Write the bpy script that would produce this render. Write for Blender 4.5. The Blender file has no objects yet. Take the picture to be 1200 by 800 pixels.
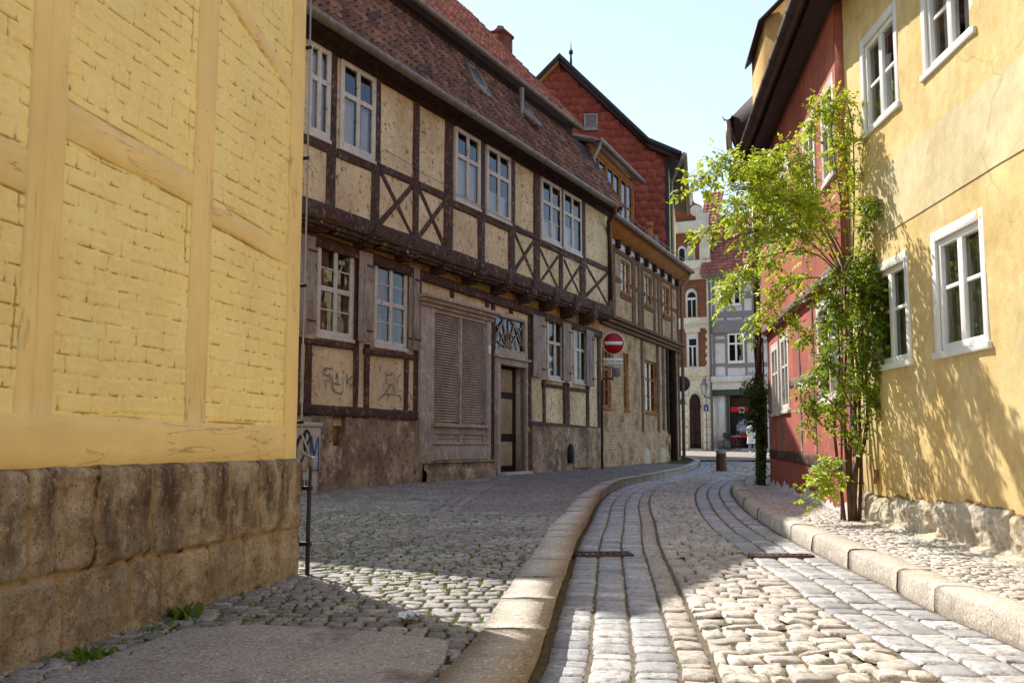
import bpy, math, random
import numpy as np
from mathutils import Vector
random.seed(7)
RNG = np.random.default_rng(11)
SC = bpy.context.scene
COL = SC.collection
EYE = 0.74
PITCH = math.atan(120/1150)
SUN_AZ = (-0.565, 0.825)
SUN_EL = math.radians(46.5)

# ------------------------------------------------------------------ survey helpers
def ray(px, py):
    x = (px-600)/1150; y = (400-py)/1150
    Y = math.cos(PITCH)-y*math.sin(PITCH); Z = math.sin(PITCH)+y*math.cos(PITCH)
    return x/Y, Z/Y
def gz(Y):
    Y = np.asarray(Y, float)
    return np.where(Y < 30, .0075*Y, .225+.012*(np.minimum(Y, 60)-30))
def gp(px, py, lv=0.0):
    x, z = ray(px, py)
    Y = (EYE-lv)/(-z+.0075)
    if Y > 30 or Y < 0: Y = (EYE-lv-.225+.36)/(-z+.012)
    return (x*Y, Y)
class Wall:
    """vertical plane through A and B; u along it, z up, o out towards the street"""
    def __init__(s, A, B):
        s.L = math.hypot(B[0]-A[0], B[1]-A[1]); s.A = A
        s.d = ((B[0]-A[0])/s.L, (B[1]-A[1])/s.L); s.n = (s.d[1], -s.d[0])
    def uz(s, px, py, o=0):
        x, z = ray(px, py); ax = s.A[0]+o*s.n[0]; ay = s.A[1]+o*s.n[1]
        t = (ax*s.d[1]-ay*s.d[0])/(x*s.d[1]-s.d[0])
        return (x*t-ax)*s.d[0]+(t-ay)*s.d[1], EYE+z*t
    def u(s, px, o=0, py=400): return s.uz(px, py, o)[0]
    def P(s, u, z, o=0): return (s.A[0]+s.d[0]*u+s.n[0]*o, s.A[1]+s.d[1]*u+s.n[1]*o, z)
    def PA(s, u, z, o):
        u = np.asarray(u, float); z = np.asarray(z, float)+0*u; o = np.asarray(o, float)+0*u
        return np.stack([s.A[0]+s.d[0]*u+s.n[0]*o, s.A[1]+s.d[1]*u+s.n[1]*o, z], -1)

# ------------------------------------------------------------------ numpy noise
_T = RNG.random((8, 128, 128))
def vn(x, y, k=0):
    x = np.asarray(x, float); y = np.asarray(y, float)
    xi = np.floor(x).astype(int); yi = np.floor(y).astype(int)
    fx = x-xi; fy = y-yi; fx = fx*fx*(3-2*fx); fy = fy*fy*(3-2*fy)
    T = _T[k % 8]; a = T[xi % 128, yi % 128]; b = T[(xi+1) % 128, yi % 128]
    c = T[xi % 128, (yi+1) % 128]; d = T[(xi+1) % 128, (yi+1) % 128]
    return (a*(1-fx)+b*fx)*(1-fy)+(c*(1-fx)+d*fx)*fy-.5
def fbm(x, y, k=0, o=4):
    r = 0; a = 1
    for i in range(o): r = r+a*vn(x*2**i+i*17.3, y*2**i+i*5.7, k+i); a *= .5
    return r
def sst(x): x = np.clip(x, 0, 1); return x*x*(3-2*x)

# ------------------------------------------------------------------ mesh collector
ROOT = {}
class MB:
    def __init__(s): s.v = []; s.n = 0; s.quads = []; s.polys = []; s.att = {}
    def addv(s, V, **att):
        V = np.asarray(V, float).reshape(-1, 3); b = s.n; s.v.append(V); s.n += len(V)
        for k, a in att.items(): s.att.setdefault(k, []).append((b, np.asarray(a, float).reshape(len(V), -1)))
        return b
    def add(s, V, F, **att):
        b = s.addv(V, **att)
        for f in F: s.polys.append([b+i for i in f])
        return s
    def addq(s, V, Q, **att):
        b = s.addv(V, **att); s.quads.append(np.asarray(Q, int).reshape(-1, 4)+b); return s
    def box(s, w, u0, u1, z0, z1, o0, o1):
        V = [w.P(u, z, o) for o in (o0, o1) for z in (z0, z1) for u in (u0, u1)]
        return s.add(V, [(0,2,3,1),(4,5,7,6),(0,1,5,4),(2,6,7,3),(0,4,6,2),(1,3,7,5)])
    def pbox(s, w, x0, y0, x1, y1, o0, o1):
        a = w.uz(x0, y0, o1); b = w.uz(x1, y1, o1)
        return s.box(w, min(a[0], b[0]), max(a[0], b[0]), min(a[1], b[1]), max(a[1], b[1]), o0, o1)
    def prism(s, w, pts, o0, o1):
        n = len(pts)
        ar = sum(pts[i][0]*pts[(i+1) % n][1]-pts[(i+1) % n][0]*pts[i][1] for i in range(n))
        if ar < 0: pts = pts[::-1]
        V = [w.P(u, z, o0) for u, z in pts]+[w.P(u, z, o1) for u, z in pts]
        F = [tuple(range(n))[::-1], tuple(range(n, 2*n))]+[(i, (i+1) % n, n+(i+1) % n, n+i) for i in range(n)]
        return s.add(V, F)
    def disc(s, w, uc, zc, r, o0, o1, seg=28, rz=None):
        rz = rz or r
        return s.prism(w, [(uc+r*math.cos(2*math.pi*i/seg), zc+rz*math.sin(2*math.pi*i/seg)) for i in range(seg)], o0, o1)
    def wbox(s, lo, hi):
        w = Wall((lo[0], lo[1]), (lo[0]+1, lo[1])); return s.box(w, 0, hi[0]-lo[0], lo[2], hi[2], lo[1]-hi[1], 0)
    def grid(s, P, closed_u=False, **att):
        """P: (n,m,3) array of points -> quads"""
        n, m = P.shape[:2]; I = np.arange(n*m).reshape(n, m)
        q = np.stack([I[:-1, :-1], I[1:, :-1], I[1:, 1:], I[:-1, 1:]], -1).reshape(-1, 4)
        att = {k: np.asarray(a).reshape(n*m, -1) for k, a in att.items()}
        return s.addq(P.reshape(-1, 3), q, **att)
    def tube(s, pts, r, seg=8, caps=True):
        pts = [Vector(p) for p in pts]; rs = r if isinstance(r, (list, tuple)) else [r]*len(pts)
        rings = []; prev = None
        for i, p in enumerate(pts):
            t = (pts[min(i+1, len(pts)-1)]-pts[max(i-1, 0)]).normalized()
            if prev is None: a = t.orthogonal().normalized()
            else:
                a = prev-t*prev.dot(t); a = a.normalized() if a.length > 1e-6 else t.orthogonal().normalized()
            prev = a; b = t.cross(a)
            rings.append([p+(a*math.cos(2*math.pi*k/seg)+b*math.sin(2*math.pi*k/seg))*rs[i] for k in range(seg)])
        V = [tuple(q) for ring in rings for q in ring]; F = []
        for i in range(len(pts)-1):
            for k in range(seg):
                F.append((i*seg+k, i*seg+(k+1) % seg, (i+1)*seg+(k+1) % seg, (i+1)*seg+k))
        if caps: F.append(tuple(range(seg))[::-1]); F.append(tuple((len(pts)-1)*seg+k for k in range(seg)))
        return s.add(V, F)
    def gutter(s, p0, p1, r, seg=8):
        """half round trough between two points"""
        p0 = Vector(p0); p1 = Vector(p1); t = (p1-p0).normalized(); a = t.cross(Vector((0, 0, 1))).normalized()
        n = max(2, int((p1-p0).length/.6)); V = []; F = []
        prof = [(-math.cos(math.pi*k/seg), -math.sin(math.pi*k/seg)) for k in range(seg+1)]
        prof = [(x*1.0, y) for x, y in prof]+[(x*.88, y*.88) for x, y in prof[::-1]]
        m = len(prof)
        for i in range(n+1):
            c = p0.lerp(p1, i/n)
            for x, y in prof: V.append(tuple(c+a*x*r+Vector((0, 0, y*r))))
        for i in range(n):
            for k in range(m): F.append((i*m+k, i*m+(k+1) % m, (i+1)*m+(k+1) % m, (i+1)*m+k))
        F.append(tuple(range(m))); F.append(tuple(n*m+k for k in range(m))[::-1])
        s.add(V, F)
        for i in range(1, n):
            c = p0.lerp(p1, i/n); V = []
            for dd in (-.018, .018):
                for k in range(seg+1):
                    V.append(tuple(c+t*dd+a*(-math.cos(math.pi*k/seg))*r*1.07+Vector((0, 0, -math.sin(math.pi*k/seg)*r*1.07))))
            s.add(V, [(k, k+1, seg+1+k+1, seg+1+k) for k in range(seg)])
        return s
    def beam(s, w, a, b, wid, o0, o1, amp=.006, att=None):
        """hewn timber from (u,z) a to b on wall w, between offsets o0 and o1"""
        a = np.array(a, float); b = np.array(b, float); L = np.linalg.norm(b-a); t = (b-a)/max(L, 1e-6); q = np.array([-t[1], t[0]])
        n = max(3, int(L/.12)); k = random.random()*90; h = wid/2; c = min(.012, wid*.15, (o1-o0)*.1)
        prof = [(-h, o0), (-h, o1-c), (-h+c, o1), (-h*.3, o1+.002), (h*.3, o1+.002), (h-c, o1), (h, o1-c), (h, o0)]
        ss = np.linspace(0, L, n); P = np.zeros((n, len(prof), 3))
        for j, (x, o) in enumerate(prof):
            dx = amp*2*fbm(ss*2.2+k, np.full(n, .5+(j > 3)*9.1), 1, 3) ; do = amp*1.2*fbm(ss*4+k, np.full(n, j*3.3), 2, 3)*(0 < j < len(prof)-1)
            uu = a[0]+t[0]*ss+q[0]*(x+dx); zz = a[1]+t[1]*ss+q[1]*(x+dx)
            P[:, j] = w.PA(uu, zz, o+do)
        m = len(prof); I = np.arange(n*m).reshape(n, m)
        qd = np.stack([I[:-1, :-1], I[:-1, 1:], I[1:, 1:], I[1:, :-1]], -1).reshape(-1, 4)
        bse = s.addv(P.reshape(-1, 3)); s.quads.append(qd+bse)
        s.polys.append([bse+j for j in range(m)]); s.polys.append([bse+(n-1)*m+j for j in range(m)][::-1])
        return s
    def pbeam(s, w, x0, y0, x1, y1, wid, o1, dep=.1, amp=.006):
        return s.beam(w, w.uz(x0, y0, o1), w.uz(x1, y1, o1), wid, o1-dep, o1, amp)
    def build(s, name, mat, parent=None, smooth=False, bevel=0, label=None):
        V = np.concatenate(s.v) if s.v else np.zeros((0, 3))
        if parent is not None: V = V-np.array(ROOT[parent.name])
        me = bpy.data.meshes.new(name)
        Q = np.concatenate(s.quads) if s.quads else np.zeros((0, 4), int)
        tot = np.concatenate([np.full(len(Q), 4, int), np.array([len(p) for p in s.polys], int)])
        vi = np.concatenate([Q.reshape(-1), np.array([i for p in s.polys for i in p], int)])
        me.vertices.add(len(V)); me.vertices.foreach_set('co', V.astype(np.float32).ravel())
        me.loops.add(len(vi)); me.loops.foreach_set('vertex_index', vi.astype(np.int32))
        me.polygons.add(len(tot)); st = np.concatenate([[0], np.cumsum(tot)[:-1]]) if len(tot) else np.zeros(0)
        me.polygons.foreach_set('loop_start', st.astype(np.int32)); me.polygons.foreach_set('loop_total', tot.astype(np.int32))
        if smooth: me.polygons.foreach_set('use_smooth', np.ones(len(tot), bool))
        for k, parts in s.att.items():
            dim = parts[0][1].shape[1]; A = np.zeros((len(V), dim), np.float32)
            for b, a in parts: A[b:b+len(a)] = a
            at = me.attributes.new(k, 'FLOAT' if dim == 1 else 'FLOAT_VECTOR', 'POINT')
            at.data.foreach_set('value' if dim == 1 else 'vector', A.ravel())
        me.update(calc_edges=True); me.validate()
        me.materials.append(mat)
        o = bpy.data.objects.new(name, me); COL.objects.link(o)
        if parent is not None: o.parent = parent; ROOT[o.name] = ROOT[parent.name]
        else: ROOT[o.name] = (0, 0, 0)
        if bevel:
            bv = o.modifiers.new('Bevel', 'BEVEL'); bv.width = bevel; bv.segments = 2; bv.limit_method = 'ANGLE'; bv.angle_limit = math.radians(40)
        if label: o['label'] = label
        return o

def thing(name, label, cat, loc=(0, 0, 0), group=None):
    o = bpy.data.objects.new(name, None); COL.objects.link(o); o.location = loc; o.empty_display_size = .2
    ROOT[o.name] = tuple(loc); o['label'] = label; o['category'] = cat
    if group: o['group'] = group
    return o
def tag(o, label, cat, group=None):
    o['label'] = label; o['category'] = cat
    if group: o['group'] = group
    return o
def struct(o): o['kind'] = 'structure'; return o

def wall_sheet(mb, w, u0, u1, z0, z1, off, holes=(), step=.25, amp=0.0, rev=.12, att=False, sc=1.5):
    """wall surface with rectangular openings and their reveals"""
    def cuts(a, b, hs):
        c = [a, b]+[x for h in hs for x in h if a < x < b]; c = sorted(set(round(x, 5) for x in c)); r = []
        for p, q in zip(c[:-1], c[1:]):
            k = max(1, int(math.ceil((q-p)/step))); r += list(np.linspace(p, q, k+1)[:-1])
        return np.array(r+[b])
    us = cuts(u0, u1, [(h[0], h[1]) for h in holes]); zs = cuts(z0, z1, [(h[2], h[3]) for h in holes])
    U, Zg = np.meshgrid(us, zs, indexing='ij')
    O = off+amp*fbm(U*sc+off*3, Zg*sc, 3, 4)
    n, m = U.shape; I = np.arange(n*m).reshape(n, m)
    q = np.stack([I[:-1, :-1], I[1:, :-1], I[1:, 1:], I[:-1, 1:]], -1)
    cu = (us[:-1]+us[1:])/2; cz = (zs[:-1]+zs[1:])/2; keep = np.ones((n-1, m-1), bool)
    for h in holes: keep &= ~(((cu > h[0]) & (cu < h[1]))[:, None] & ((cz > h[2]) & (cz < h[3]))[None, :])
    P = w.PA(U.ravel(), Zg.ravel(), O.ravel())
    kw = {'uz': np.stack([U.ravel(), Zg.ravel(), O.ravel()], -1)} if att else {}
    mb.addq(P, q[keep], **kw)
    for a, b, c, d in [h[:4] for h in holes]:
        f = off+.002; g = off-rev
        kw2 = {'uz': np.array([(a, c, 0), (b, c, 0), (b, d, 0), (a, d, 0)]*2)} if att else {}
        mb.add([w.P(a, c, f), w.P(b, c, f), w.P(b, d, f), w.P(a, d, f), w.P(a, c, g), w.P(b, c, g), w.P(b, d, g), w.P(a, d, g)],
               [(0, 1, 5, 4), (1, 2, 6, 5), (2, 3, 7, 6), (3, 0, 4, 7)], **kw2)
    return mb

def tiles(mb, w, u0, u1, oe, ze, orr, zr, tw, th, u0r=None, u1r=None, roll=.022, jit=.006, shape='pan'):
    """overlapping roof tiles from the eave (oe,ze) to the ridge (orr,zr)"""
    L = math.hypot(orr-oe, zr-ze); so, sz = (orr-oe)/L, (zr-ze)/L; no, nz = sz, -so
    if no < 0 and nz < 0: no, nz = -no, -nz
    if nz < 0: no, nz = -no, -nz
    nr = int(L/th)+1; u0r = u0 if u0r is None else u0r; u1r = u1 if u1r is None else u1r
    X = np.linspace(0, 1, 7)
    for r in range(nr):
        s0 = r*th; f = s0/L; a = u0+(u0r-u0)*f; b = u1+(u1r-u1)*f; nc = int((b-a)/tw)
        for c in range(nc):
            u = a+c*tw+random.uniform(-1, 1)*jit; ds = random.uniform(-1, 1)*jit*1.5; lift = random.uniform(0, .008)
            if shape == 'pan':
                h = np.where(X < .62, -roll*.55*np.sin(X/.62*np.pi), roll*np.sin((X-.62)/.38*np.pi))
            else: h = 0*X
            P = np.zeros((7, 3, 3))
            for j, (t, e) in enumerate(((s0-.03+ds, .03+lift), (s0+th*.5+ds, .016+lift), (min(s0+th*1.1, L), 0.0))):
                tt = t; hh = h+e
                P[:, j] = w.PA(u+X*tw*1.06, ze+sz*tt+nz*hh, oe+so*tt+no*hh)
            mb.grid(P)
            # front edge thickness
            Q = np.stack([P[:, 0], P[:, 0]-np.array([w.n[0]*no, w.n[1]*no, nz])*.02], 1); mb.grid(Q)
    return mb

def window(par, w, u0, u1, z0, z1, off, rec, fw, vb, hb, mat, curtain=None, sill=.03, dep=.05, label=None, board=0, cmat=None, room=True):
    """window frame with pane, dark room behind, optional curtain and sill; fills the hole u0..u1, z0..z1"""
    m = MB(); o1 = off-rec; o0 = o1-dep
    m.box(w, u0, u0+fw, z0, z1, o0, o1); m.box(w, u1-fw, u1, z0, z1, o0, o1)
    m.box(w, u0+fw, u1-fw, z1-fw, z1, o0, o1-.002); m.box(w, u0+fw, u1-fw, z0, z0+fw*1.2, o0, o1-.002)
    a, b, c, d = u0+fw, u1-fw, z0+fw*1.2, z1-fw
    for f, ww in vb: m.box(w, a+(b-a)*f-ww/2, a+(b-a)*f+ww/2, c, d, o0+.012, o1-(.004 if ww > .03 else .018))
    for h in hb:
        f, ww = h[0], h[1]; m.box(w, a, b, c+(d-c)*f-ww/2, c+(d-c)*f+ww/2, o0+.014, o1-(.007 if ww > .03 else .02))
    if board:
        e = board; g = off+.011
        m.box(w, u0-e, u0+.004, z0-e*.6, z1+e, off-.01, g); m.box(w, u1-.004, u1+e, z0-e*.6, z1+e, off-.01, g)
        m.box(w, u0+.004, u1-.004, z1-.004, z1+e, off-.01, g-.002)
    fr = m.build('window', mat, par, bevel=.004, label=label)
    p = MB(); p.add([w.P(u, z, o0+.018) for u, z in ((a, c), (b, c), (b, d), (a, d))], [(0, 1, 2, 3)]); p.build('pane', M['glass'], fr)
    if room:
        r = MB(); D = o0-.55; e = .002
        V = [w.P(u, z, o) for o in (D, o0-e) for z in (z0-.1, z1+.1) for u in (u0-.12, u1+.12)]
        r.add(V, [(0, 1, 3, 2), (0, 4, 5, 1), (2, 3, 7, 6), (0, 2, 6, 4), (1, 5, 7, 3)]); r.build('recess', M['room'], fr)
    if curtain:
        cb = MB()
        for (f0, f1, g0, g1) in curtain:
            n = 40; U = np.linspace(a+(b-a)*f0, a+(b-a)*f1, n); zz = np.array([c+(d-c)*g0, c+(d-c)*g1]); UU, ZZ = np.meshgrid(U, zz, indexing='ij')
            OO = o0-.05+.012*np.sin(UU*95+2*np.sin(UU*31))
            cb.grid(w.PA(UU.ravel(), ZZ.ravel(), OO.ravel()).reshape(n, 2, 3))
        cb.build('curtain', cmat or M['curtain'], fr, smooth=True)
    if sill:
        sb = MB(); sb.box(w, u0-board-.02, u1+board+.02, z0-.045-board*.0, z0+.003, off-rec-.03, off+sill); sb.build('sill', mat, fr, bevel=.004)
    return fr

# ------------------------------------------------------------------ curves, stones
def cr(pts, n=24):
    """Catmull-Rom through plan points, densely sampled"""
    p = np.array(pts, float); p = np.vstack([2*p[0]-p[1], p, 2*p[-1]-p[-2]]); out = []
    for i in range(1, len(p)-2):
        t = np.linspace(0, 1, n, endpoint=False)[:, None]
        out.append(.5*((2*p[i])+(-p[i-1]+p[i+1])*t+(2*p[i-1]-5*p[i]+4*p[i+1]-p[i+2])*t**2+(-p[i-1]+3*p[i]-3*p[i+1]+p[i+2])*t**3))
    return np.vstack(out+[p[-2][None]])
def arclen(c): return np.concatenate([[0], np.cumsum(np.linalg.norm(np.diff(c, axis=0), axis=1))])
def offset(c, d):
    t = np.gradient(c, axis=0); t /= np.linalg.norm(t, axis=1)[:, None]
    return c+np.stack([t[:, 1], -t[:, 0]], 1)*d
class Crv:
    def __init__(s, c): s.c = c; a = arclen(c); s.len = a[-1]; s.f = a/a[-1]
    def __call__(s, f): return np.stack([np.interp(f, s.f, s.c[:, 0]), np.interp(f, s.f, s.c[:, 1])], -1)
def nearest_frac(C, pts):
    d = ((C.c[None]-np.asarray(pts)[:, None])**2).sum(-1); return C.f[d.argmin(1)]
def ribbon_quads(L, R, row, wid, jr=.12, jw=.18, wav=0.0, s0=0., s1=1.):
    L = Crv(L); R = Crv(R); ln = (L.len+R.len)/2*(s1-s0); nr = max(1, int(ln/row)); s = np.linspace(s0, s1, nr+1)
    s[1:-1] += RNG.uniform(-jr, jr, nr-1)*(s1-s0)/nr; out = []
    for i in range(nr):
        m = (s[i]+s[i+1])/2; W = np.linalg.norm(L(m)-R(m)); nc = max(1, int(round(W/wid)))
        f = np.linspace(0, 1, nc+1); g = f.copy()
        if nc > 1:
            ph = RNG.uniform(-.45, .45)/nc
            f[1:-1] += RNG.uniform(-jw, jw, nc-1)/nc+ph; g[1:-1] = f[1:-1]+RNG.uniform(-jw, jw, nc-1)*.3/nc
        a0, a1, b0, b1 = L(s[i]), L(s[i+1]), R(s[i]), R(s[i+1]); dirn = (a1-a0+b1-b0)/2
        w0 = wav*vn(f*W*1.7, np.full(nc+1, i*.45), 4)[:, None]*dirn/row*.1; w1 = wav*vn(g*W*1.7, np.full(nc+1, (i+1)*.45), 4)[:, None]*dirn/row*.1
        A = a0+(b0-a0)*f[:, None]+w0; B = a1+(b1-a1)*g[:, None]+w1
        out.append(np.stack([A[:-1], A[1:], B[1:], B[:-1]], 1))
    return np.concatenate(out)
def field_quads(x0, x1, y0, y1, row, wid, poly, wav=.05, rot=0.0):
    out = []; y = y0; k = 0; c, s = math.cos(rot), math.sin(rot)
    while y < y1:
        h = row*random.uniform(.85, 1.15); n = int((x1-x0)/wid)
        xs = x0+np.cumsum(RNG.uniform(.7, 1.3, n+1)*wid); x2 = xs+RNG.uniform(-.12, .12, n+1)*wid
        f = lambda x, yy: yy+wav*vn(x*.9, np.full(len(x), yy*.8), 5)*2+.02*vn(x*6, np.full(len(x), yy*7), 6)
        A = np.stack([xs, f(xs, y)], 1); B = np.stack([x2, f(x2, y+h)], 1)
        q = np.stack([A[:-1], A[1:], B[1:], B[:-1]], 1)
        q = np.stack([q[..., 0]*c-q[..., 1]*s, q[..., 0]*s+q[..., 1]*c], -1); out.append(q); y += h; k += 1
    q = np.concatenate(out); ctr = q.mean(1); return q[inside(ctr, poly)]
def inside(p, poly):
    x, y = p[:, 0], p[:, 1]; r = np.zeros(len(p), bool); n = len(poly)
    for i in range(n):
        (ax, ay), (bx, by) = poly[i], poly[(i+1) % n]
        if ay == by: continue
        c = ((ay > y) != (by > y)) & (x < (bx-ax)*(y-ay)/(by-ay)+ax); r ^= c
    return r
PV = np.array([-1, -.88, -.4, .4, .88, 1])
def stones(mb, q, level, gap=.010, drop=.022, dome=.006, tilt=.03, hj=.006, rough=.0025, corner=.86):
    N = len(q); S, T = np.meshgrid(PV, PV, indexing='ij'); S = S.ravel(); T = T.ravel(); M_ = np.maximum(abs(S), abs(T)); k = (abs(S) > .9) & (abs(T) > .9)
    k2 = ((abs(S) > .9) & (abs(T) > .7)) | ((abs(T) > .9) & (abs(S) > .7))
    cs = np.where(k, corner, np.where(k2, 1-(1-corner)*.25, 1)); S2 = S*cs; T2 = T*cs
    ctr = q.mean(1); ea = ((q[:, 1]+q[:, 2])-(q[:, 0]+q[:, 3]))/4; eb = ((q[:, 2]+q[:, 3])-(q[:, 0]+q[:, 1]))/4; ed = (q[:, 0]+q[:, 2]-q[:, 1]-q[:, 3])/4
    la = np.linalg.norm(ea, axis=1); lb = np.linalg.norm(eb, axis=1)
    ka = np.clip(1-gap/2/np.maximum(la, 1e-4), .4, 1)*RNG.uniform(.93, 1, N); kb = np.clip(1-gap/2/np.maximum(lb, 1e-4), .4, 1)*RNG.uniform(.93, 1, N)
    sa = S2[None]*ka[:, None]; tb = T2[None]*kb[:, None]
    # irregular outline
    sa = sa*(1+RNG.uniform(-.05, .05, sa.shape)*(M_ > .7)); tb = tb*(1+RNG.uniform(-.05, .05, tb.shape)*(M_ > .7))
    X = ctr[:, None, 0]+ea[:, None, 0]*sa+eb[:, None, 0]*tb+ed[:, None, 0]*sa*tb; Y = ctr[:, None, 1]+ea[:, None, 1]*sa+eb[:, None, 1]*tb+ed[:, None, 1]*sa*tb
    prof = np.interp(M_, [0, .4, .88, 1], [dome, dome*.9, 0, -drop])[None]
    tx = RNG.normal(0, tilt, N)[:, None]*la[:, None]*sa; ty = RNG.normal(0, tilt, N)[:, None]*lb[:, None]*tb
    Z = gz(Y)+level+prof+tx+ty+RNG.uniform(-hj, hj, N)[:, None]+RNG.normal(0, rough, X.shape)*(M_ < .9)
    P = np.stack([X, Y, Z], -1).reshape(-1, 3); n = len(PV); I = np.arange(n*n).reshape(n, n)
    f = np.stack([I[:-1, :-1], I[1:, :-1], I[1:, 1:], I[:-1, 1:]], -1).reshape(-1, 4)
    # keep upward winding
    cross = ea[:, 0]*eb[:, 1]-ea[:, 1]*eb[:, 0]; F = f[None]+(np.arange(N)*n*n)[:, None, None]
    neg = cross < 0; F[neg] = F[neg][:, :, ::-1]
    mb.addq(P, F.reshape(-1, 4)); return mb
def bed(L, R, lv, n=90, m=8):
    L = Crv(L); R = Crv(R); s = np.linspace(0, 1, n); a = L(s); b = R(s); f = np.linspace(0, 1, m)[None, :, None]
    xy = a[:, None]*(1-f)+b[:, None]*f; P = np.concatenate([xy, (gz(xy[..., 1])+lv)[..., None]], -1)
    return MB().grid(P[:, ::-1] if True else P)
def kerb(mb, front, width, top, bot, lens, wj=.004):
    """row of long kerb stones; front = street side curve, body lies at +offset*width side"""
    C = Crv(front); back = Crv(offset(front, width)); p = 0.0; k = 0
    while p < C.len-.05:
        L = lens*random.uniform(.75, 1.3); e = min(p+L, C.len); g = .007
        n = max(4, int((e-p)/.09)); ss = (np.linspace(p+g, e-g, n))/C.len
        f = C(ss); b = back(ss); dv = b-f; hz = random.uniform(-.006, .006); inn = random.uniform(-.006, .006)
        prof = [(.02, bot), (.0, bot), (-.004, bot*.5+top*.5), (.004, top-.022), (.016, top-.006), (.04, top), (width*.5, top+.003), (width-.015, top-.002), (width, top-.014), (width, bot)]
        P = np.zeros((n, len(prof), 3))
        for j, (t, h) in enumerate(prof):
            xy = f+dv*((t+inn)/width); nz = .007*fbm(ss*C.len*5+k*7, np.full(n, j*1.1), 1, 3)
            xy = xy+dv/width*(.006*fbm(ss*C.len*6+k*3, np.full(n, j*2.1+4), 2, 3))[:, None]
            P[:, j, :2] = xy; P[:, j, 2] = gz(xy[:, 1])+h+hz+nz*(h > bot)
        m = len(prof); I = np.arange(n*m).reshape(n, m); q = np.stack([I[:-1, :-1], I[1:, :-1], I[1:, 1:], I[:-1, 1:]], -1).reshape(-1, 4)
        bs = mb.addv(P.reshape(-1, 3)); mb.quads.append(q+bs)
        mb.polys.append([bs+j for j in range(m)][::-1]); mb.polys.append([bs+(n-1)*m+j for j in range(m)]); p = e; k += 1
    return mb
def stroke(mb, w, pts, wid, o):
    """flat painted line on a wall"""
    c = cr(pts, 8); t = np.gradient(c, axis=0); t /= np.maximum(np.linalg.norm(t, axis=1), 1e-6)[:, None]; nn = np.stack([-t[:, 1], t[:, 0]], 1)
    wd = wid/2*(1+.25*np.sin(np.linspace(0, 6, len(c))))[:, None]; A = c+nn*wd; B = c-nn*wd
    P = np.stack([w.PA(A[:, 0], A[:, 1], o), w.PA(B[:, 0], B[:, 1], o)], 1); return mb.grid(P)
def text(body, w, uc, zc, size, o, name, mat, parent, wide=1.0):
    cu = bpy.data.curves.new('lettering', 'FONT'); cu.body = body; cu.size = size; cu.align_x = 'CENTER'; cu.align_y = 'CENTER'
    ob = bpy.data.objects.new('lettering', cu); COL.objects.link(ob); bpy.context.view_layer.update()
    me = bpy.data.meshes.new_from_object(ob.evaluated_get(bpy.context.evaluated_depsgraph_get()))
    bpy.data.objects.remove(ob)
    mb = MB(); mb.add([w.P(uc+v.co.x*wide, zc+v.co.y, o) for v in me.vertices], [tuple(p.vertices) for p in me.polygons])
    bpy.data.meshes.remove(me); return mb.build(name, mat, parent)
# ------------------------------------------------------------------ foliage
def leaves(mb, P, D, Nn, size, fold=.25):
    """leaf blades at P pointing along D with face normal Nn"""
    P = np.asarray(P, float); D = np.asarray(D, float); Nn = np.asarray(Nn, float); D /= np.linalg.norm(D, axis=1)[:, None]
    Sd = np.cross(D, Nn); Sd /= np.maximum(np.linalg.norm(Sd, axis=1), 1e-5)[:, None]; Nn = np.cross(Sd, D); s = np.asarray(size, float)[:, None]
    pts = [P, P+D*s*.42-Nn*s*.04, P+D*s-Nn*s*.16, P+D*s*.40+Sd*s*.32+Nn*s*fold*.4, P+D*s*.40-Sd*s*.32+Nn*s*fold*.4,
           P+D*s*.75+Sd*s*.2+Nn*s*.0, P+D*s*.75-Sd*s*.2+Nn*s*.0]
    V = np.stack(pts, 1).reshape(-1, 3); N = len(P); f = np.array([(0, 3, 5, 1), (1, 5, 2, 2), (0, 1, 6, 4), (1, 2, 2, 6)])
    b = mb.addv(V, rnd=np.repeat(RNG.random(N), 7)); base = np.arange(N)*7+b
    for a, c, d, e in ((0, 3, 5, 1), (0, 1, 6, 4)): mb.quads.append(np.stack([base+a, base+c, base+d, base+e], 1))
    mb.tris = getattr(mb, 'tris', []); 
    for a, c, d in ((1, 5, 2), (1, 2, 6)): mb.polys += np.stack([base+a, base+c, base+d], 1).tolist()
    return mb
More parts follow.
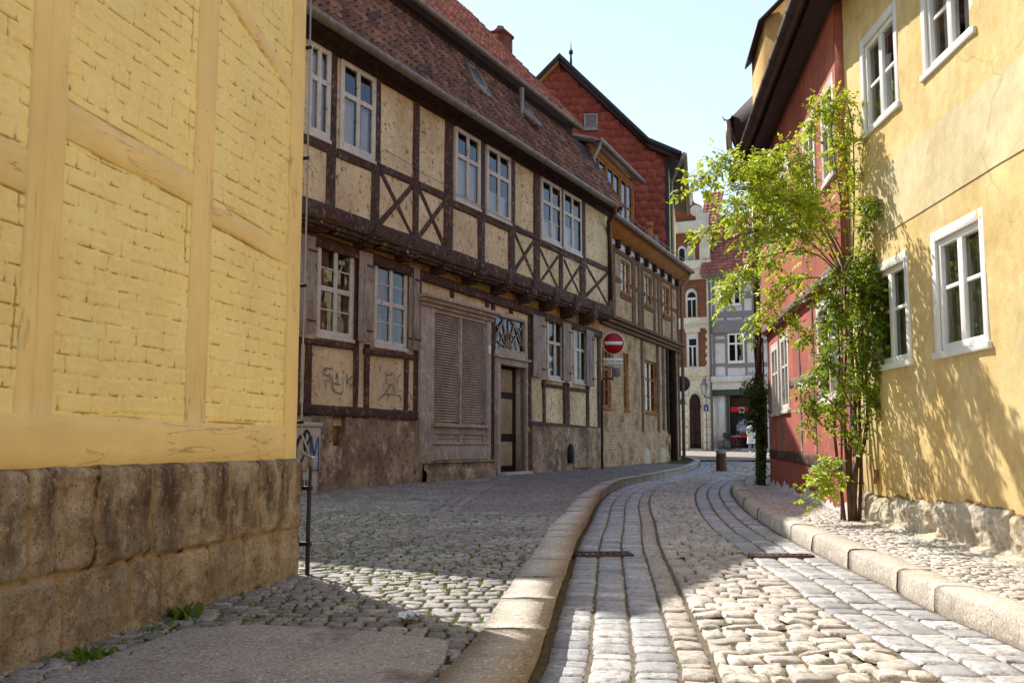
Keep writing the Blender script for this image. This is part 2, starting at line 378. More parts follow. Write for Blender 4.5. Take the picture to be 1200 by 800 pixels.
# ------------------------------------------------------------------ materials
def S(r, g, b):
    f = lambda c: (c/12.92 if c <= .04045 else ((c+.055)/1.055)**2.4)
    return (f(r/255), f(g/255), f(b/255), 1)
class G:
    def __init__(s, name):
        s.m = bpy.data.materials.new(name); s.m.use_nodes = True; s.t = s.m.node_tree; s.t.nodes.clear()
        s.o = s.t.nodes.new('ShaderNodeOutputMaterial')
    def n(s, typ, ins=None, **kw):
        d = s.t.nodes.new('ShaderNode'+typ)
        for k, v in kw.items(): setattr(d, k, v)
        for k, v in (ins or {}).items(): s.put(d.inputs[k], v)
        return d
    def put(s, sock, v):
        if isinstance(v, bpy.types.NodeSocket): s.t.links.new(v, sock)
        elif v is not None: sock.default_value = v
    def pos(s): return s.n('NewGeometry').outputs['Position']
    def isl(s): return s.n('NewGeometry').outputs['Random Per Island']
    def attr(s, name, vec=False): return s.n('Attribute', attribute_name=name).outputs['Vector' if vec else 'Fac']
    def map(s, v, sc=(1, 1, 1), rot=(0, 0, 0)): return s.n('Mapping', {'Vector': v, 'Scale': sc, 'Rotation': rot}).outputs[0]
    def noise(s, sc, det=4, ro=.55, vec=None, dist=0.0): return s.n('TexNoise', {'Vector': vec or s.pos(), 'Scale': sc, 'Detail': det, 'Roughness': ro, 'Distortion': dist}).outputs['Fac']
    def voro(s, sc, vec=None, feat='F1'): return s.n('TexVoronoi', {'Vector': vec or s.pos(), 'Scale': sc}, feature=feat).outputs['Distance']
    def mr(s, v, a, b, c=0., d=1.): return s.n('MapRange', {0: v, 1: a, 2: b, 3: c, 4: d}).outputs[0]
    def math(s, op, a, b=0.): return s.n('Math', {0: a, 1: b}, operation=op).outputs[0]
    def mix(s, f, a, b, mode='MIX'):
        d = s.n('Mix', data_type='RGBA', blend_type=mode, clamp_factor=True); s.put(d.inputs[0], f); s.put(d.inputs[6], a); s.put(d.inputs[7], b); return d.outputs[2]
    def ramp(s, f, stops):
        d = s.n('ValToRGB', {0: f}); e = d.color_ramp.elements
        while len(e) < len(stops): e.new(.5)
        for i, (p, c) in enumerate(stops): e[i].position = p; e[i].color = c
        return d.outputs[0]
    def bump(s, h, st=.5, dist=.01, nrm=None):
        return s.n('Bump', {'Height': h, 'Strength': st, 'Distance': dist, 'Normal': nrm}).outputs[0]
    def out(s, col, rough=.85, nrm=None, spec=.3, metal=0., **kw):
        ins = {'Base Color': col, 'Roughness': rough, 'Specular IOR Level': spec, 'Metallic': metal}; ins.update(kw)
        b = s.n('BsdfPrincipled', ins)
        if nrm is not None: s.put(b.inputs['Normal'], nrm)
        s.t.links.new(b.outputs[0], s.o.inputs[0]); return s.m
M = {}
def vary(g, col, amt=.35, sc=2.2):
    """slow light/dark drift over a surface"""
    f = g.mr(g.noise(sc, 5, .6), .3, .7, 1-amt, 1+amt*.5); d = g.n('Mix', data_type='RGBA', blend_type='MULTIPLY'); d.inputs[0].default_value = 1
    c = g.n('CombineColor', {0: f, 1: f, 2: f}).outputs[0]; g.put(d.inputs[6], col); g.put(d.inputs[7], c); return d.outputs[2]
def m_plain(name, c, rough=.7, amt=.2, sc=6, bump=.15, bsc=40, metal=0., spec=.3):
    g = G(name); col = vary(g, c, amt, sc); n = g.bump(g.noise(bsc, 4), bump, .01); M[name] = g.out(col, rough, n, spec, metal)
def m_wood(name, c, dark, wear=None, wearamt=.5, amt=.4, along=(1, 1, .12), bump=.4):
    """weathered timber: grain stretched along an axis, worn spots of another colour"""
    g = G(name); v = g.map(g.pos(), along); gr = g.noise(34, 6, .65, v); col = g.mix(g.mr(gr, .35, .7), dark, c)
    if wear: col = g.mix(g.mr(g.noise(11, 7, .7), .56-.06*wearamt, .66), col, wear)
    col = vary(g, col, amt, 3); n = g.bump(gr, bump, .012); M[name] = g.out(col, .82, n, .2)
def m_plaster(name, c, stain, pale, dark_amt=.5, pale_amt=.5, bsc=60, bump=.35, bd=.006, spots=None):
    g = G(name); a = g.noise(1.3, 6, .62); b = g.noise(5.5, 7, .68)
    col = g.mix(g.mr(a, .50-.12*dark_amt, .68), c, stain); col = g.mix(g.mr(b, .60-.1*pale_amt, .70), col, pale)
    col = g.mix(g.math('MULTIPLY', g.mr(g.noise(5, 6, .65, g.map(g.pos(), (1, 1, .12))), .50, .72), .55), col, stain); col = g.mix(g.math('MULTIPLY', g.mr(g.noise(38, 6, .72), .53, .66), .5), col, stain)
    cv_ = g.n('TexNoise', {'Vector': g.pos(), 'Scale': 2.2}).outputs['Color']; cv_ = g.n('VectorMath', {0: g.pos(), 1: g.map(cv_, (.35, .35, .35))}, operation='ADD').outputs[0]
    crk = g.math('MULTIPLY', g.mr(g.voro(.8, cv_, 'DISTANCE_TO_EDGE'), .007, .002), g.mr(g.noise(1.1, 3), .5, .56)); col = g.mix(g.math('MULTIPLY', crk, .3), col, (stain[0]*.35, stain[1]*.32, stain[2]*.3, 1))
    zz = g.n('SeparateXYZ', {0: g.pos()}).outputs[2]; col = g.mix(g.math('MULTIPLY', g.mr(g.math('ADD', zz, g.mr(g.noise(3, 5, .6), 0, 1, -.35, .35)), .75, .3), .6), col, (stain[0]*.8, stain[1]*.78, stain[2]*.8, 1))
    if spots: col = g.mix(g.mr(g.noise(11, 6, .75), .565, .60), col, spots)
    n1 = g.bump(g.noise(bsc, 5, .6), bump, bd); n2 = g.bump(b, .35, .02, n1); M[name] = g.out(vary(g, vary(g, col, .14, 9), .2, 1.15), .92, n2, .15)
# painted brick and painted timber of the near yellow house
g = G('yellow_brick'); cav = g.attr('cav'); c = g.mix(g.mr(g.noise(3, 6, .6), .35, .7), S(246, 226, 156), S(240, 214, 136))
c = g.mix(g.mr(g.noise(30, 5, .7), .45, .75), c, S(250, 232, 172)); c = g.mix(g.math('MULTIPLY', g.mr(cav, .3, 1.1), .7), c, S(150, 108, 50))
c = g.mix(g.math('MULTIPLY', g.mr(g.noise(45, 5, .7), .58, .66), g.mr(cav, .2, .9)), c, S(110, 76, 34)); c = vary(g, c, .12, 1.2)
M['yellow_brick'] = g.out(c, .62, g.bump(g.noise(140, 5, .6), .3, .004, g.bump(g.noise(38, 5, .6), .45, .008)), .35)
for nm, al in (('yellow_post', (1, 1, .10)), ('yellow_rail', (.10, .10, 1))):
    g = G(nm); v = g.map(g.pos(), al); gr = g.noise(55, 6, .6, v); c = g.mix(g.mr(gr, .35, .7), S(236, 206, 138), S(240, 212, 146))
    ckn = g.math('ABSOLUTE', g.math('SUBTRACT', g.noise(7, 5, .55, g.map(g.pos(), (al[0]*2, al[1]*2, al[2]*2)), .3), .5)); ck = g.math('MULTIPLY', g.mr(ckn, .012, .003), g.mr(g.noise(2.7, 3), .54, .58)); ck2 = g.mr(g.noise(70, 6, .7, v), .31, .28)
    c = g.mix(g.math('MULTIPLY', ck, .38), c, S(112, 78, 42)); c = g.mix(g.math('MULTIPLY', ck2, .5), c, S(140, 92, 44)); c = vary(g, c, .12, 2)
    c = g.mix(g.mr(g.noise(13, 6, .75), .66, .70), c, S(176, 132, 74))
    M[nm] = g.out(c, .6, g.bump(gr, .25, .006, g.bump(ck, .5, .01)), .3)
# sandstone plinth
g = G('sandstone'); cav = g.attr('cav'); rnd = g.attr('rnd'); top = g.attr('top'); p = g.pos()
c = g.mix(g.mr(rnd, 0, 1), S(190, 172, 146), S(166, 153, 136)); c = g.mix(g.mr(g.noise(7, 8, .7), .42, .66), c, S(126, 106, 82))
st = g.noise(6, 8, .72, g.map(p, (1, 1, .35))); c = g.mix(g.math('MULTIPLY', g.mr(st, .44, .60), g.mr(top, 0, .8, .3, 1)), c, S(88, 74, 61))
c = g.mix(g.mr(g.noise(16, 8, .75), .56, .64), c, S(190, 166, 130)); c = g.mix(g.mr(g.noise(90, 4, .7), .56, .66), c, S(80, 62, 46))
c = g.mix(g.mr(cav, .35, .85), c, S(164, 138, 104)); c = g.mix(g.math('MULTIPLY', g.mr(cav, .75, 1.), g.mr(g.noise(14, 5), .5, .62)), c, S(70, 56, 42))
M['sandstone'] = g.out(c, .93, g.bump(g.noise(60, 8, .7), .9, .012, g.bump(g.noise(14, 6, .65), .6, .03)), .15)
g = G('limestone'); cav = g.attr('cav'); rnd = g.attr('rnd'); c = g.mix(rnd, S(214, 198, 168), S(226, 214, 190)); c = g.mix(g.mr(g.noise(9, 8, .75), .52, .66), c, S(180, 150, 102))
c = g.mix(g.mr(g.noise(34, 7, .75), .57, .66), c, S(146, 120, 86)); c = g.mix(g.mr(cav, .5, .95), c, S(150, 122, 80))
M['limestone'] = g.out(c, .95, g.bump(g.noise(55, 8, .75), 1., .02, g.bump(g.noise(15, 6, .7), .8, .04)), .15)
# timbered house
m_wood('dark_timber', S(100, 74, 60), S(64, 46, 38), S(150, 124, 102), .1, .4, (1, 1, .5))
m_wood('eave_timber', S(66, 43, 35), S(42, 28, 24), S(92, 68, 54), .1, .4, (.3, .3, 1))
m_wood('grey_wood', S(192, 174, 158), S(156, 138, 124), S(208, 194, 180), .4, .25, (1, 1, .1))
m_wood('shutter_wood', S(180, 164, 150), S(140, 124, 112), S(124, 104, 90), .4, .3, (1, 1, .1))
m_wood('door_dark', S(74, 48, 38), S(48, 32, 27), None, 0, .3)
m_wood('door_pale', S(186, 160, 122), S(146, 122, 92), S(128, 104, 78), .3, .3)
m_wood('orange_wood', S(186, 128, 66), S(140, 86, 40), None, 0, .25)
m_wood('old_white', S(222, 214, 202), S(196, 186, 172), S(146, 128, 112), -.35, .12, (1, 1, .3), .2)
m_wood('brown_timber', S(124, 94, 64), S(86, 62, 42), S(156, 128, 94), .3, .35)
m_wood('pink_timber', S(140, 124, 116), S(108, 94, 88), S(172, 128, 112), .3, .3)
m_plaster('plaster_beige', S(232, 208, 164), S(206, 178, 134), S(240, 226, 196), .6, .7, 55, .6, .010, S(140, 112, 82))
m_plaster('plaster_ochre', S(186, 146, 78), S(150, 112, 60), S(204, 172, 110), .5, .3, 40, .7, .012, S(96, 70, 42))
g = G('plinth_render'); a = g.noise(1.7, 9, .66, g.map(g.pos(), (1, 1, .8))); b = g.noise(3.6, 9, .68, g.map(g.pos(), (1, 1, .7)))
c = g.mix(g.mr(a, .40, .62), S(120, 100, 80), S(172, 148, 120)); c = g.mix(g.mr(b, .52, .66), c, S(208, 182, 154)); c = g.mix(g.mr(g.noise(12, 8, .7), .52, .66), c, S(84, 68, 54))
M['plinth_render'] = g.out(c, .95, g.bump(b, .6, .02, g.bump(g.noise(70, 5, .65), .6, .008)), .12)
# yellow and red plaster of the sunlit side
m_plaster('plaster_yellow', S(228, 202, 144), S(214, 180, 114), S(234, 214, 166), .5, .2, 75, .35, .006)
m_plaster('plaster_cream', S(220, 202, 160), S(212, 190, 140), S(224, 210, 176), .4, .4, 75, .35, .006)
m_plaster('ochre_side', S(206, 166, 104), S(190, 146, 82), S(214, 180, 124))
m_plaster('plaster_red', S(188, 112, 94), S(162, 90, 74), S(204, 132, 114), .5, .3, 60, .4, .006)
m_plaster('plaster_grey', S(226, 220, 212), S(212, 206, 198), S(234, 230, 222), .3, .3, 50, .2)
m_plaster('stone_cream', S(232, 222, 196), S(218, 204, 174), S(238, 230, 208), .4, .4, 40, .2)
m_plaster('plaster_pale_yellow', S(226, 206, 136), S(212, 190, 118), S(232, 216, 160), .3, .3, 50, .2)
def m_brick(name, c1, c2, mort, bw, bh, ms=.012, stain=None, bump=.6, f=.5):
    g = G(name); v = g.attr('uz', True); v = g.n('VectorMath', {0: v, 1: g.map(g.n('TexNoise', {'Vector': v, 'Scale': 2.5}).outputs['Color'], (.03, .03, 0))}, operation='ADD').outputs[0]
    b = g.n('TexBrick', {'Vector': v, 'Color1': c1, 'Color2': c2, 'Mortar': mort, 'Scale': 1.0, 'Mortar Size': ms, 'Mortar Smooth': .4, 'Bias': 0., 'Brick Width': bw, 'Row Height': bh})
    c = b.outputs[0]
    if stain: c = g.mix(g.mr(g.noise(2.5, 7, .7), .48, .66), c, stain)
    c = g.mix(g.mr(g.noise(22, 6, .7), .55, .7), c, mort); h = g.math('SUBTRACT', g.noise(30, 5), b.outputs[1])
    M[name] = g.out(vary(g, c, .3, 5), .92, g.bump(h, bump, .01), .15)
m_brick('brick_tan', S(206, 170, 124), S(172, 134, 94), S(214, 190, 152), .21, .065, .010, S(112, 84, 60))
m_brick('brick_rust', S(150, 92, 66), S(128, 76, 54), S(140, 104, 80), .26, .08, .012)
m_brick('chimney_brick', S(142, 66, 50), S(118, 54, 42), S(130, 84, 70), .2, .065)
def m_tile(name, a, b, c, moss=None):
    g = G(name); r = g.isl(); col = g.ramp(r, [(0, a), (.5, b), (1, c)]); col = g.mix(g.mr(g.noise(3.2, 6, .7), .48, .62), col, moss or a)
    col = g.mix(g.mr(g.noise(28, 6, .7), .56, .68), col, c); M[name] = g.out(vary(g, col, .3, 8), .85, g.bump(g.noise(60, 5), .4, .006), .2)
m_tile('tile_brown', S(104, 70, 55), S(136, 90, 68), S(158, 110, 82), S(78, 62, 54)); m_tile('tile_red', S(138, 72, 52), S(170, 94, 66), S(190, 116, 84), S(104, 58, 46))
m_tile('tile_gable', S(150, 72, 56), S(162, 80, 62), S(170, 88, 68), S(144, 70, 56)); m_tile('tile_far', S(150, 86, 70), S(166, 98, 80), S(182, 116, 96), S(128, 80, 70))
# stone paving
def m_sett(name, stops, dirt, spots=.5, rough=.7):
    g = G(name); col = g.ramp(g.isl(), stops); col = g.mix(g.mr(g.noise(34, 7, .72), .47, .60), col, dirt); col = g.mix(g.mr(g.noise(120, 4, .7), .58, .72), col, S(214, 204, 190))
    col = vary(g, col, .25, 1.1); M[name] = g.out(col, rough, g.bump(g.noise(95, 6, .65), .55, .006, g.bump(g.noise(22, 4, .6), .35, .012)), .4)
m_sett('sett_road', [(0, S(176, 164, 150)), (.35, S(204, 194, 180)), (.7, S(192, 180, 164)), (.9, S(160, 156, 153)), (1, S(202, 180, 160))], S(150, 138, 122))
m_sett('sett_channel', [(0, S(134, 132, 134)), (.3, S(182, 180, 178)), (.6, S(156, 153, 153)), (1, S(202, 196, 188))], S(134, 130, 126), rough=.55)
m_sett('sett_border', [(0, S(162, 150, 138)), (.5, S(186, 172, 156)), (1, S(176, 168, 158))], S(138, 126, 112))
m_sett('sett_plaza', [(0, S(118, 112, 105)), (.4, S(162, 154, 144)), (.75, S(138, 133, 128)), (1, S(182, 173, 160))], S(110, 104, 96))
m_sett('sett_mosaic', [(0, S(118, 108, 102)), (.5, S(150, 140, 132)), (1, S(136, 128, 122))], S(100, 91, 86))
m_sett('sett_walk', [(0, S(174, 164, 152)), (.5, S(204, 194, 182)), (1, S(190, 180, 166))], S(150, 138, 124))
m_sett('sett_channel_dark', [(0, S(130, 122, 114)), (.5, S(156, 148, 140)), (1, S(146, 138, 130))], S(110, 103, 96))
g = G('kerb_stone'); c = g.mix(g.isl(), S(176, 164, 148), S(198, 186, 168)); c = g.mix(g.mr(g.noise(5, 7, .7), .46, .66), c, S(166, 155, 140)); c = g.mix(g.mr(g.noise(85, 3, .7), .54, .62), c, S(128, 118, 106)); c = g.mix(g.mr(g.noise(55, 3, .7), .56, .64), c, S(220, 210, 192)); c = g.mix(g.mr(g.noise(2.6, 7, .7), .52, .74), c, S(144, 132, 118))
M['kerb_stone'] = g.out(c, .85, g.bump(g.noise(110, 6, .7), .5, .006, g.bump(g.noise(12, 5), .4, .02)), .3)
g = G('joint_bed'); c = g.mix(g.mr(g.noise(30, 6, .7), .4, .65), S(96, 88, 74), S(128, 116, 98)); M['joint_bed'] = g.out(c, .98, g.bump(g.noise(160, 4), .6, .006), .05)
g = G('mossy_bed'); c = g.mix(g.mr(g.noise(30, 6, .7), .4, .65), S(64, 56, 44), S(88, 76, 58)); c = g.mix(g.mr(g.noise(2.3, 6, .7), .44, .56), c, S(74, 92, 32)); M['mossy_bed'] = g.out(c, .98, g.bump(g.noise(160, 4), .6, .006), .05)
g = G('concrete'); c = g.mix(g.mr(g.noise(3, 7, .65), .4, .65), S(150, 144, 139), S(168, 161, 155)); c = g.mix(g.mr(g.voro(75), .12, .40), S(112, 105, 100), c); c = g.mix(g.mr(g.noise(75, 3, .7), .55, .62), c, S(196, 189, 180)); c = g.mix(g.mr(g.noise(48, 4, .7), .60, .66), c, S(88, 82, 77)); c = g.mix(g.mr(g.noise(2.2, 7, .72), .55, .68), c, S(104, 96, 88))
M['concrete'] = g.out(c, .95, g.bump(g.noise(190, 5, .7), .6, .006, g.bump(g.noise(8, 5), .3, .02)), .2)
m_plain('soil', S(58, 46, 36), .98, .4, 8, .8, 80)
g = G('cobbled_ground'); v = g.voro(9); c = g.mix(g.mr(v, .1, .6), S(176, 164, 148), S(128, 116, 104)); M['cobbled_ground'] = g.out(vary(g, c, .2, .6), .85, g.bump(v, -.6, .03), .3)
# small stuff
m_plain('white_paint', S(226, 224, 218), .45, .06, 5, .05); m_plain('frame_white', S(232, 230, 224), .4, .06, 5, .08); m_plain('zinc', S(140, 128, 116), .5, .3, 9, .1, 30, .5)
m_plain('zinc_dark', S(74, 56, 48), .45, .25, 5, .08, 30, .4); m_plain('copper_brown', S(84, 62, 48), .35, .3, 4, .08, 30, .7); m_plain('bronze', S(92, 70, 54), .4, .3, 8, .15, 30, .6)
m_plain('iron', S(52, 47, 44), .6, .3, 12, .2); m_plain('reflection_tone', S(150, 148, 128), .9, .15); m_plain('rust_pit', S(44, 36, 31), .9, .2); m_plain('rust_iron', S(96, 74, 60), .8, .4, 14, .4); m_plain('steel', S(150, 150, 150), .45, .15, 10, .05, 30, .7); m_plain('black', S(24, 22, 22), .5, .1)
m_plain('cabinet', S(184, 172, 152), .55, .12, 4, .08); m_plain('red_paint', S(158, 20, 26), .35, .1); m_plain('sign_white', S(226, 222, 214), .35, .08); m_plain('sign_grey', S(112, 112, 110), .5, .15); m_plain('sign_blue', S(24, 70, 150), .35, .08)
m_plain('ink', S(26, 24, 26), .6, .1); m_plain('spray_black', S(28, 26, 30), .6, .2); m_plain('spray_blue', S(48, 84, 138), .6, .25); m_plain('spray_grey', S(122, 112, 104), .8, .2)
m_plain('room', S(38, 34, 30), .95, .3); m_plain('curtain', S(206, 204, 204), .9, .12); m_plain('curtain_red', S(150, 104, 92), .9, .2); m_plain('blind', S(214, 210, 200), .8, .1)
m_plain('green_paint', S(58, 76, 66), .5, .15); m_plain('shop_red', S(196, 30, 34), .5, .08); m_plain('grey_timber', S(136, 131, 127), .7, .15); m_plain('slate_soffit', S(64, 44, 40), .6, .3)
m_plain('terracotta', S(178, 98, 58), .7, .2); m_plain('skin', S(206, 160, 136), .6, .1); m_plain('hair', S(222, 216, 204), .8, .15); m_plain('cloth_white', S(226, 222, 214), .85, .1, 9); m_plain('cloth_blue', S(38, 96, 178), .8, .15); m_plain('jeans', S(120, 136, 156), .85, .15)
m_plain('rubber', S(28, 27, 27), .8, .1); m_plain('bike_red', S(140, 50, 42), .4, .1); m_plain('paper', S(224, 224, 226), .8, .1); m_plain('bark', S(92, 68, 48), .9, .45, 14, .6, 50); m_plain('young_stem', S(118, 104, 58), .8, .3, 10); m_plain('lichen', S(156, 104, 48), .95, .35, 12, .5)
g = G('glass'); fr = g.n('Fresnel', {'IOR': 1.55}).outputs[0]; nb = g.bump(g.noise(2.2, 2, .5), .06, .05)
gl = g.n('BsdfGlossy', {'Roughness': .02, 'Color': (.9, .95, 1, 1), 'Normal': nb}).outputs[0]; tr = g.n('BsdfTransparent', {'Color': (.86, .90, .88, 1)}).outputs[0]
mx = g.n('MixShader', {0: g.mr(fr, 0, 1, .03, .8), 1: tr, 2: gl}).outputs[0]; g.t.links.new(mx, g.o.inputs[0]); M['glass'] = g.m
def m_leaf(name, stops, trans):
    g = G(name); r = g.attr('rnd'); c = g.ramp(r, stops); bs = g.n('BsdfPrincipled', {'Base Color': c, 'Roughness': .45, 'Specular IOR Level': .35}).outputs[0]
    tc = g.mix(.5, c, trans, 'MIX'); t = g.n('BsdfTranslucent', {'Color': tc}).outputs[0]; x = g.n('MixShader', {0: .42, 1: bs, 2: t}).outputs[0]; g.t.links.new(x, g.o.inputs[0]); M[name] = g.m
m_leaf('leaf_rose', [(0, S(66, 94, 24)), (.5, S(104, 132, 36)), (1, S(150, 168, 50))], S(200, 212, 46))
m_leaf('leaf_sunlit', [(0, S(96, 130, 34)), (.5, S(140, 168, 48)), (1, S(190, 200, 70))], S(232, 232, 60))  # lighter copy of the rose leaf, sunlight put into its colour
m_leaf('leaf_shrub', [(0, S(46, 66, 26)), (.5, S(70, 92, 36)), (1, S(96, 104, 46))], S(130, 150, 50))
m_leaf('grass_blade', [(0, S(66, 92, 24)), (.5, S(92, 118, 34)), (1, S(122, 138, 48))], S(140, 170, 50))
# ------------------------------------------------------------------ ground, road, pavements
ROAD = -.105
KLp = [(-.75, -3), (-.45, -.5), (-.2, 1.6), gp(595, 799), gp(629, 742), gp(643, 703), (.31, 6.0), gp(674, 621), gp(687, 601), gp(704, 575), gp(730, 562), gp(773, 554), gp(808, 546), (5.84, 30.9), (6.3, 35.5)]
KRp = [(1.95, -3), (2.0, 0), (2.03, 2.4), gp(1199, 757, ROAD), gp(1083, 708, ROAD), gp(1043, 686, ROAD), gp(987, 661, ROAD), gp(940, 637, ROAD), gp(906, 619, ROAD), gp(875, 597, ROAD), gp(859, 578, ROAD), gp(861, 568, ROAD), gp(872, 560, ROAD), gp(890, 556, ROAD), (7.6, 25), (11, 28.5), (15, 31.5)]
KL = cr(KLp); KR = cr(KRp)
WK = .195
KLb = offset(KL, -WK); KRb = offset(KR, .19)
gm = MB(); xs = np.concatenate([[-3000, -300, -60], np.linspace(-30, 40, 15), [80, 300, 3000]]); ys = np.concatenate([[-3000, -300, -60], np.linspace(-20, 70, 46), [100, 300, 3000]])
X, Y = np.meshgrid(xs, ys, indexing='ij'); gm.grid(np.stack([X, Y, gz(Y)-.19], -1)); struct(gm.build('ground', M['soil']))
def strip(name, L, R, lv, mat, **k): return struct(bed(L, R, lv, **k).build(name, M[mat]))
strip('road', KL, KR, ROAD-.011, 'joint_bed')
# channel rows against the kerbs
q = MB(); qs = []; wc = .168
for i in range(3): qs.append(ribbon_quads(offset(KL, .03+i*(wc-.002)), offset(KL, .03+i*(wc-.002)+wc), .15, .2, .25, .1))
for i in range(3): qs.append(ribbon_quads(offset(KR, -.03-i*(wc+.006)), offset(KR, -.03-i*(wc+.006)-wc), .165, .2, .25, .1))
qq = np.concatenate(qs); qq = qq[(qq[:, :, 1].mean(1) > .2)]
stones(q, qq, ROAD, gap=.008, drop=.013, dome=.0012, tilt=.025, hj=.003, rough=.001, corner=.96); struct(q.build('road_channel', M['sett_channel'], smooth=True))
q = MB(); a = .03+3*(wc-.002); stones(q, ribbon_quads(offset(KL, a), offset(KL, a+.13), .17, .2, .25, .1), ROAD, gap=.009, dome=.003, drop=.014, corner=.92); struct(q.build('road_border', M['sett_border'], smooth=True))
def nodup(c):
    k = np.concatenate([[True], np.linalg.norm(np.diff(c, axis=0), axis=1) > 1e-4]); return c[k]
Lc = offset(KL, a+.14); Rc = offset(KR, -.03-3*(wc+.006)-.005)
# rows of cobbles between the channels: pair the two curves by nearest neighbour
LC = Crv(Lc); RC = Crv(Rc); fr = np.linspace(0, 1, 160); lp = LC(fr); keep = (lp[:, 1] > .4) & (lp[:, 1] < 34)
lp = lp[keep]; rf = np.maximum.accumulate(nearest_frac(RC, lp)); rf = np.convolve(np.pad(rf, 6, mode='edge'), np.ones(13)/13, 'valid'); rp = RC(rf)
q = MB(); stones(q, ribbon_quads(lp, rp, .135, .135, .3, .32, wav=.32), ROAD+.003, gap=.006, drop=.017, dome=.004, tilt=.07, hj=.005, rough=.003, corner=.9); struct(q.build('road_cobbles', M['sett_road'], smooth=True))
q = MB(); kerb(q, KL, -WK, 0.012, -.2, .62); struct(q.build('kerb', M['kerb_stone'], smooth=True))
q = MB(); kerb(q, KR, .19, 0.012, -.2, .78); struct(q.build('kerb', M['kerb_stone'], smooth=True))
# right pavement: between kerb and houses
WR = cr([(3.14, -3), (3.14, 2), (3.10, 6.2), (3.18, 9.1), (3.55, 12.1), (3.92, 15.0), (4.6, 17.5), (5.6, 19.6), (8.5, 23), (12, 26.5)])
RKc = Crv(KRb); fr = np.linspace(0, 1, 160); kp = RKc(fr); wf = np.maximum.accumulate(nearest_frac(Crv(WR), kp)); wf = np.convolve(np.pad(wf, 4, mode='edge'), np.ones(9)/9, 'valid'); wp = Crv(WR)(wf)
strip('pavement', kp, wp+np.array([.12, 0]), -.011, 'joint_bed')
kk = (kp[:, 1] > .5) & (kp[:, 1] < 24)
q = MB(); stones(q, ribbon_quads(kp[kk], wp[kk]+np.array([.08, 0]), .07, .085, .2, .25, wav=.12), -.004, gap=.006, drop=.010, dome=.0015, tilt=.05, hj=.003, rough=.0016, corner=.9); struct(q.build('pavement_stones', M['sett_walk'], smooth=True))
# left plaza
Ypoly = [(-9, -3), (-9, 30)]
q = MB(); X, Y = np.meshgrid(np.linspace(-12, -.5, 24), np.linspace(-3, 40, 80), indexing='ij')
bl = Crv(KLb); fr = np.linspace(0, 1, 120); kb = bl(fr); lf = np.stack([np.full(120, -12.), kb[:, 1]], 1)
strip('plaza', lf, kb+np.array([.05, 0]), -.0145, 'mossy_bed', n=120, m=30)
H1A, H1B = (-4.16, 10.91), (2.135, 23.8)
W1 = Wall(H1A, H1B); W2 = Wall(H1B, (2.135+.415*7.8, 31.6))
arc = [gp(583, 560), gp(552, 571), gp(522, 588), gp(507, 601)]
arcS = cr(arc, 10)
def kx(y): return float(np.interp(y, KLb[:, 1], KLb[:, 0]))
mos = [tuple(p) for p in arcS]+[(kx(9.3), 9.3)]+[(kx(y)+.02, y) for y in np.arange(9.5, 36, .5)]+[(5.2, 34), W2.P(8.5, 0, .02)[:2], W1.P(14.37, 0, .02)[:2], W1.P(9.0, 0, .02)[:2]]
CRN = (-1.205, 5.43); DY1 = (-.2024, -.979)
slab = [gp(215, 738), gp(300, 733), gp(440, 741), gp(527, 752), gp(519, 778), gp(498, 800), (-.42, 2.2), (-.7, -.5), (-1.0, -3), (-2.5, -3), (-1.75, 1.5), (-1.52, 2.7), gp(60, 797), gp(120, 772)]
wl = lambda k: (CRN[0]+DY1[0]*k, CRN[1]+DY1[1]*k)
plz = [wl(8.5), wl(2), wl(0), (-7, 5.2), (-7, 11.5), W1.P(-1, 0, .02)[:2], W1.P(9.0, 0, .02)[:2]]+[tuple(p) for p in arcS]+[(kx(y)+.02, y) for y in np.arange(9.3, -3, -.4)]
fq = field_quads(-8, 3, -1, 20, .092, .095, plz, .10)
fq = fq[~inside(fq.mean(1), [tuple(p) for p in slab])]
q = MB(); stones(q, fq, -.004, gap=.009, drop=.013, dome=.0012, tilt=.035, hj=.003, rough=.0014, corner=.92); struct(q.build('plaza_cobbles', M['sett_plaza'], smooth=True))
fq = field_quads(-8, 12, 4, 40, .075, .075, mos, .05, .3)
q = MB(); stones(q, fq, -.002, gap=.007, drop=.011, dome=.002, tilt=.04, hj=.003, rough=.0015, corner=.9); struct(q.build('plaza_mosaic', M['sett_mosaic'], smooth=True))
aw = np.vstack([arcS, np.array([[kx(9.3), 9.3]])]); q = MB()
for i in range(2): stones(q, ribbon_quads(offset(aw, -.02-i*.13), offset(aw, -.14-i*.13), .2, .3, .2), .002, gap=.014)
struct(q.build('plaza_edging', M['sett_channel_dark'], smooth=True))
# concrete slab set in the plaza
sm = MB(); sl = [tuple(p) for p in slab]; V = [(x, y, float(gz(y))+.008) for x, y in sl]+[(x, y, float(gz(y))-.05) for x, y in sl]; n = len(sl)
sm.add(V, [tuple(range(n))]+[(i, n+i, n+(i+1) % n, (i+1) % n) for i in range(n)]); struct(sm.build('concrete_slab', M['concrete'], bevel=.006))
# crossing street at the far end
q = MB(); X, Y = np.meshgrid(np.linspace(-30, 60, 40), np.linspace(33, 62, 30), indexing='ij'); q.grid(np.stack([X, Y, gz(Y)-.06+0*X], -1)); struct(q.build('street', M['cobbled_ground']))
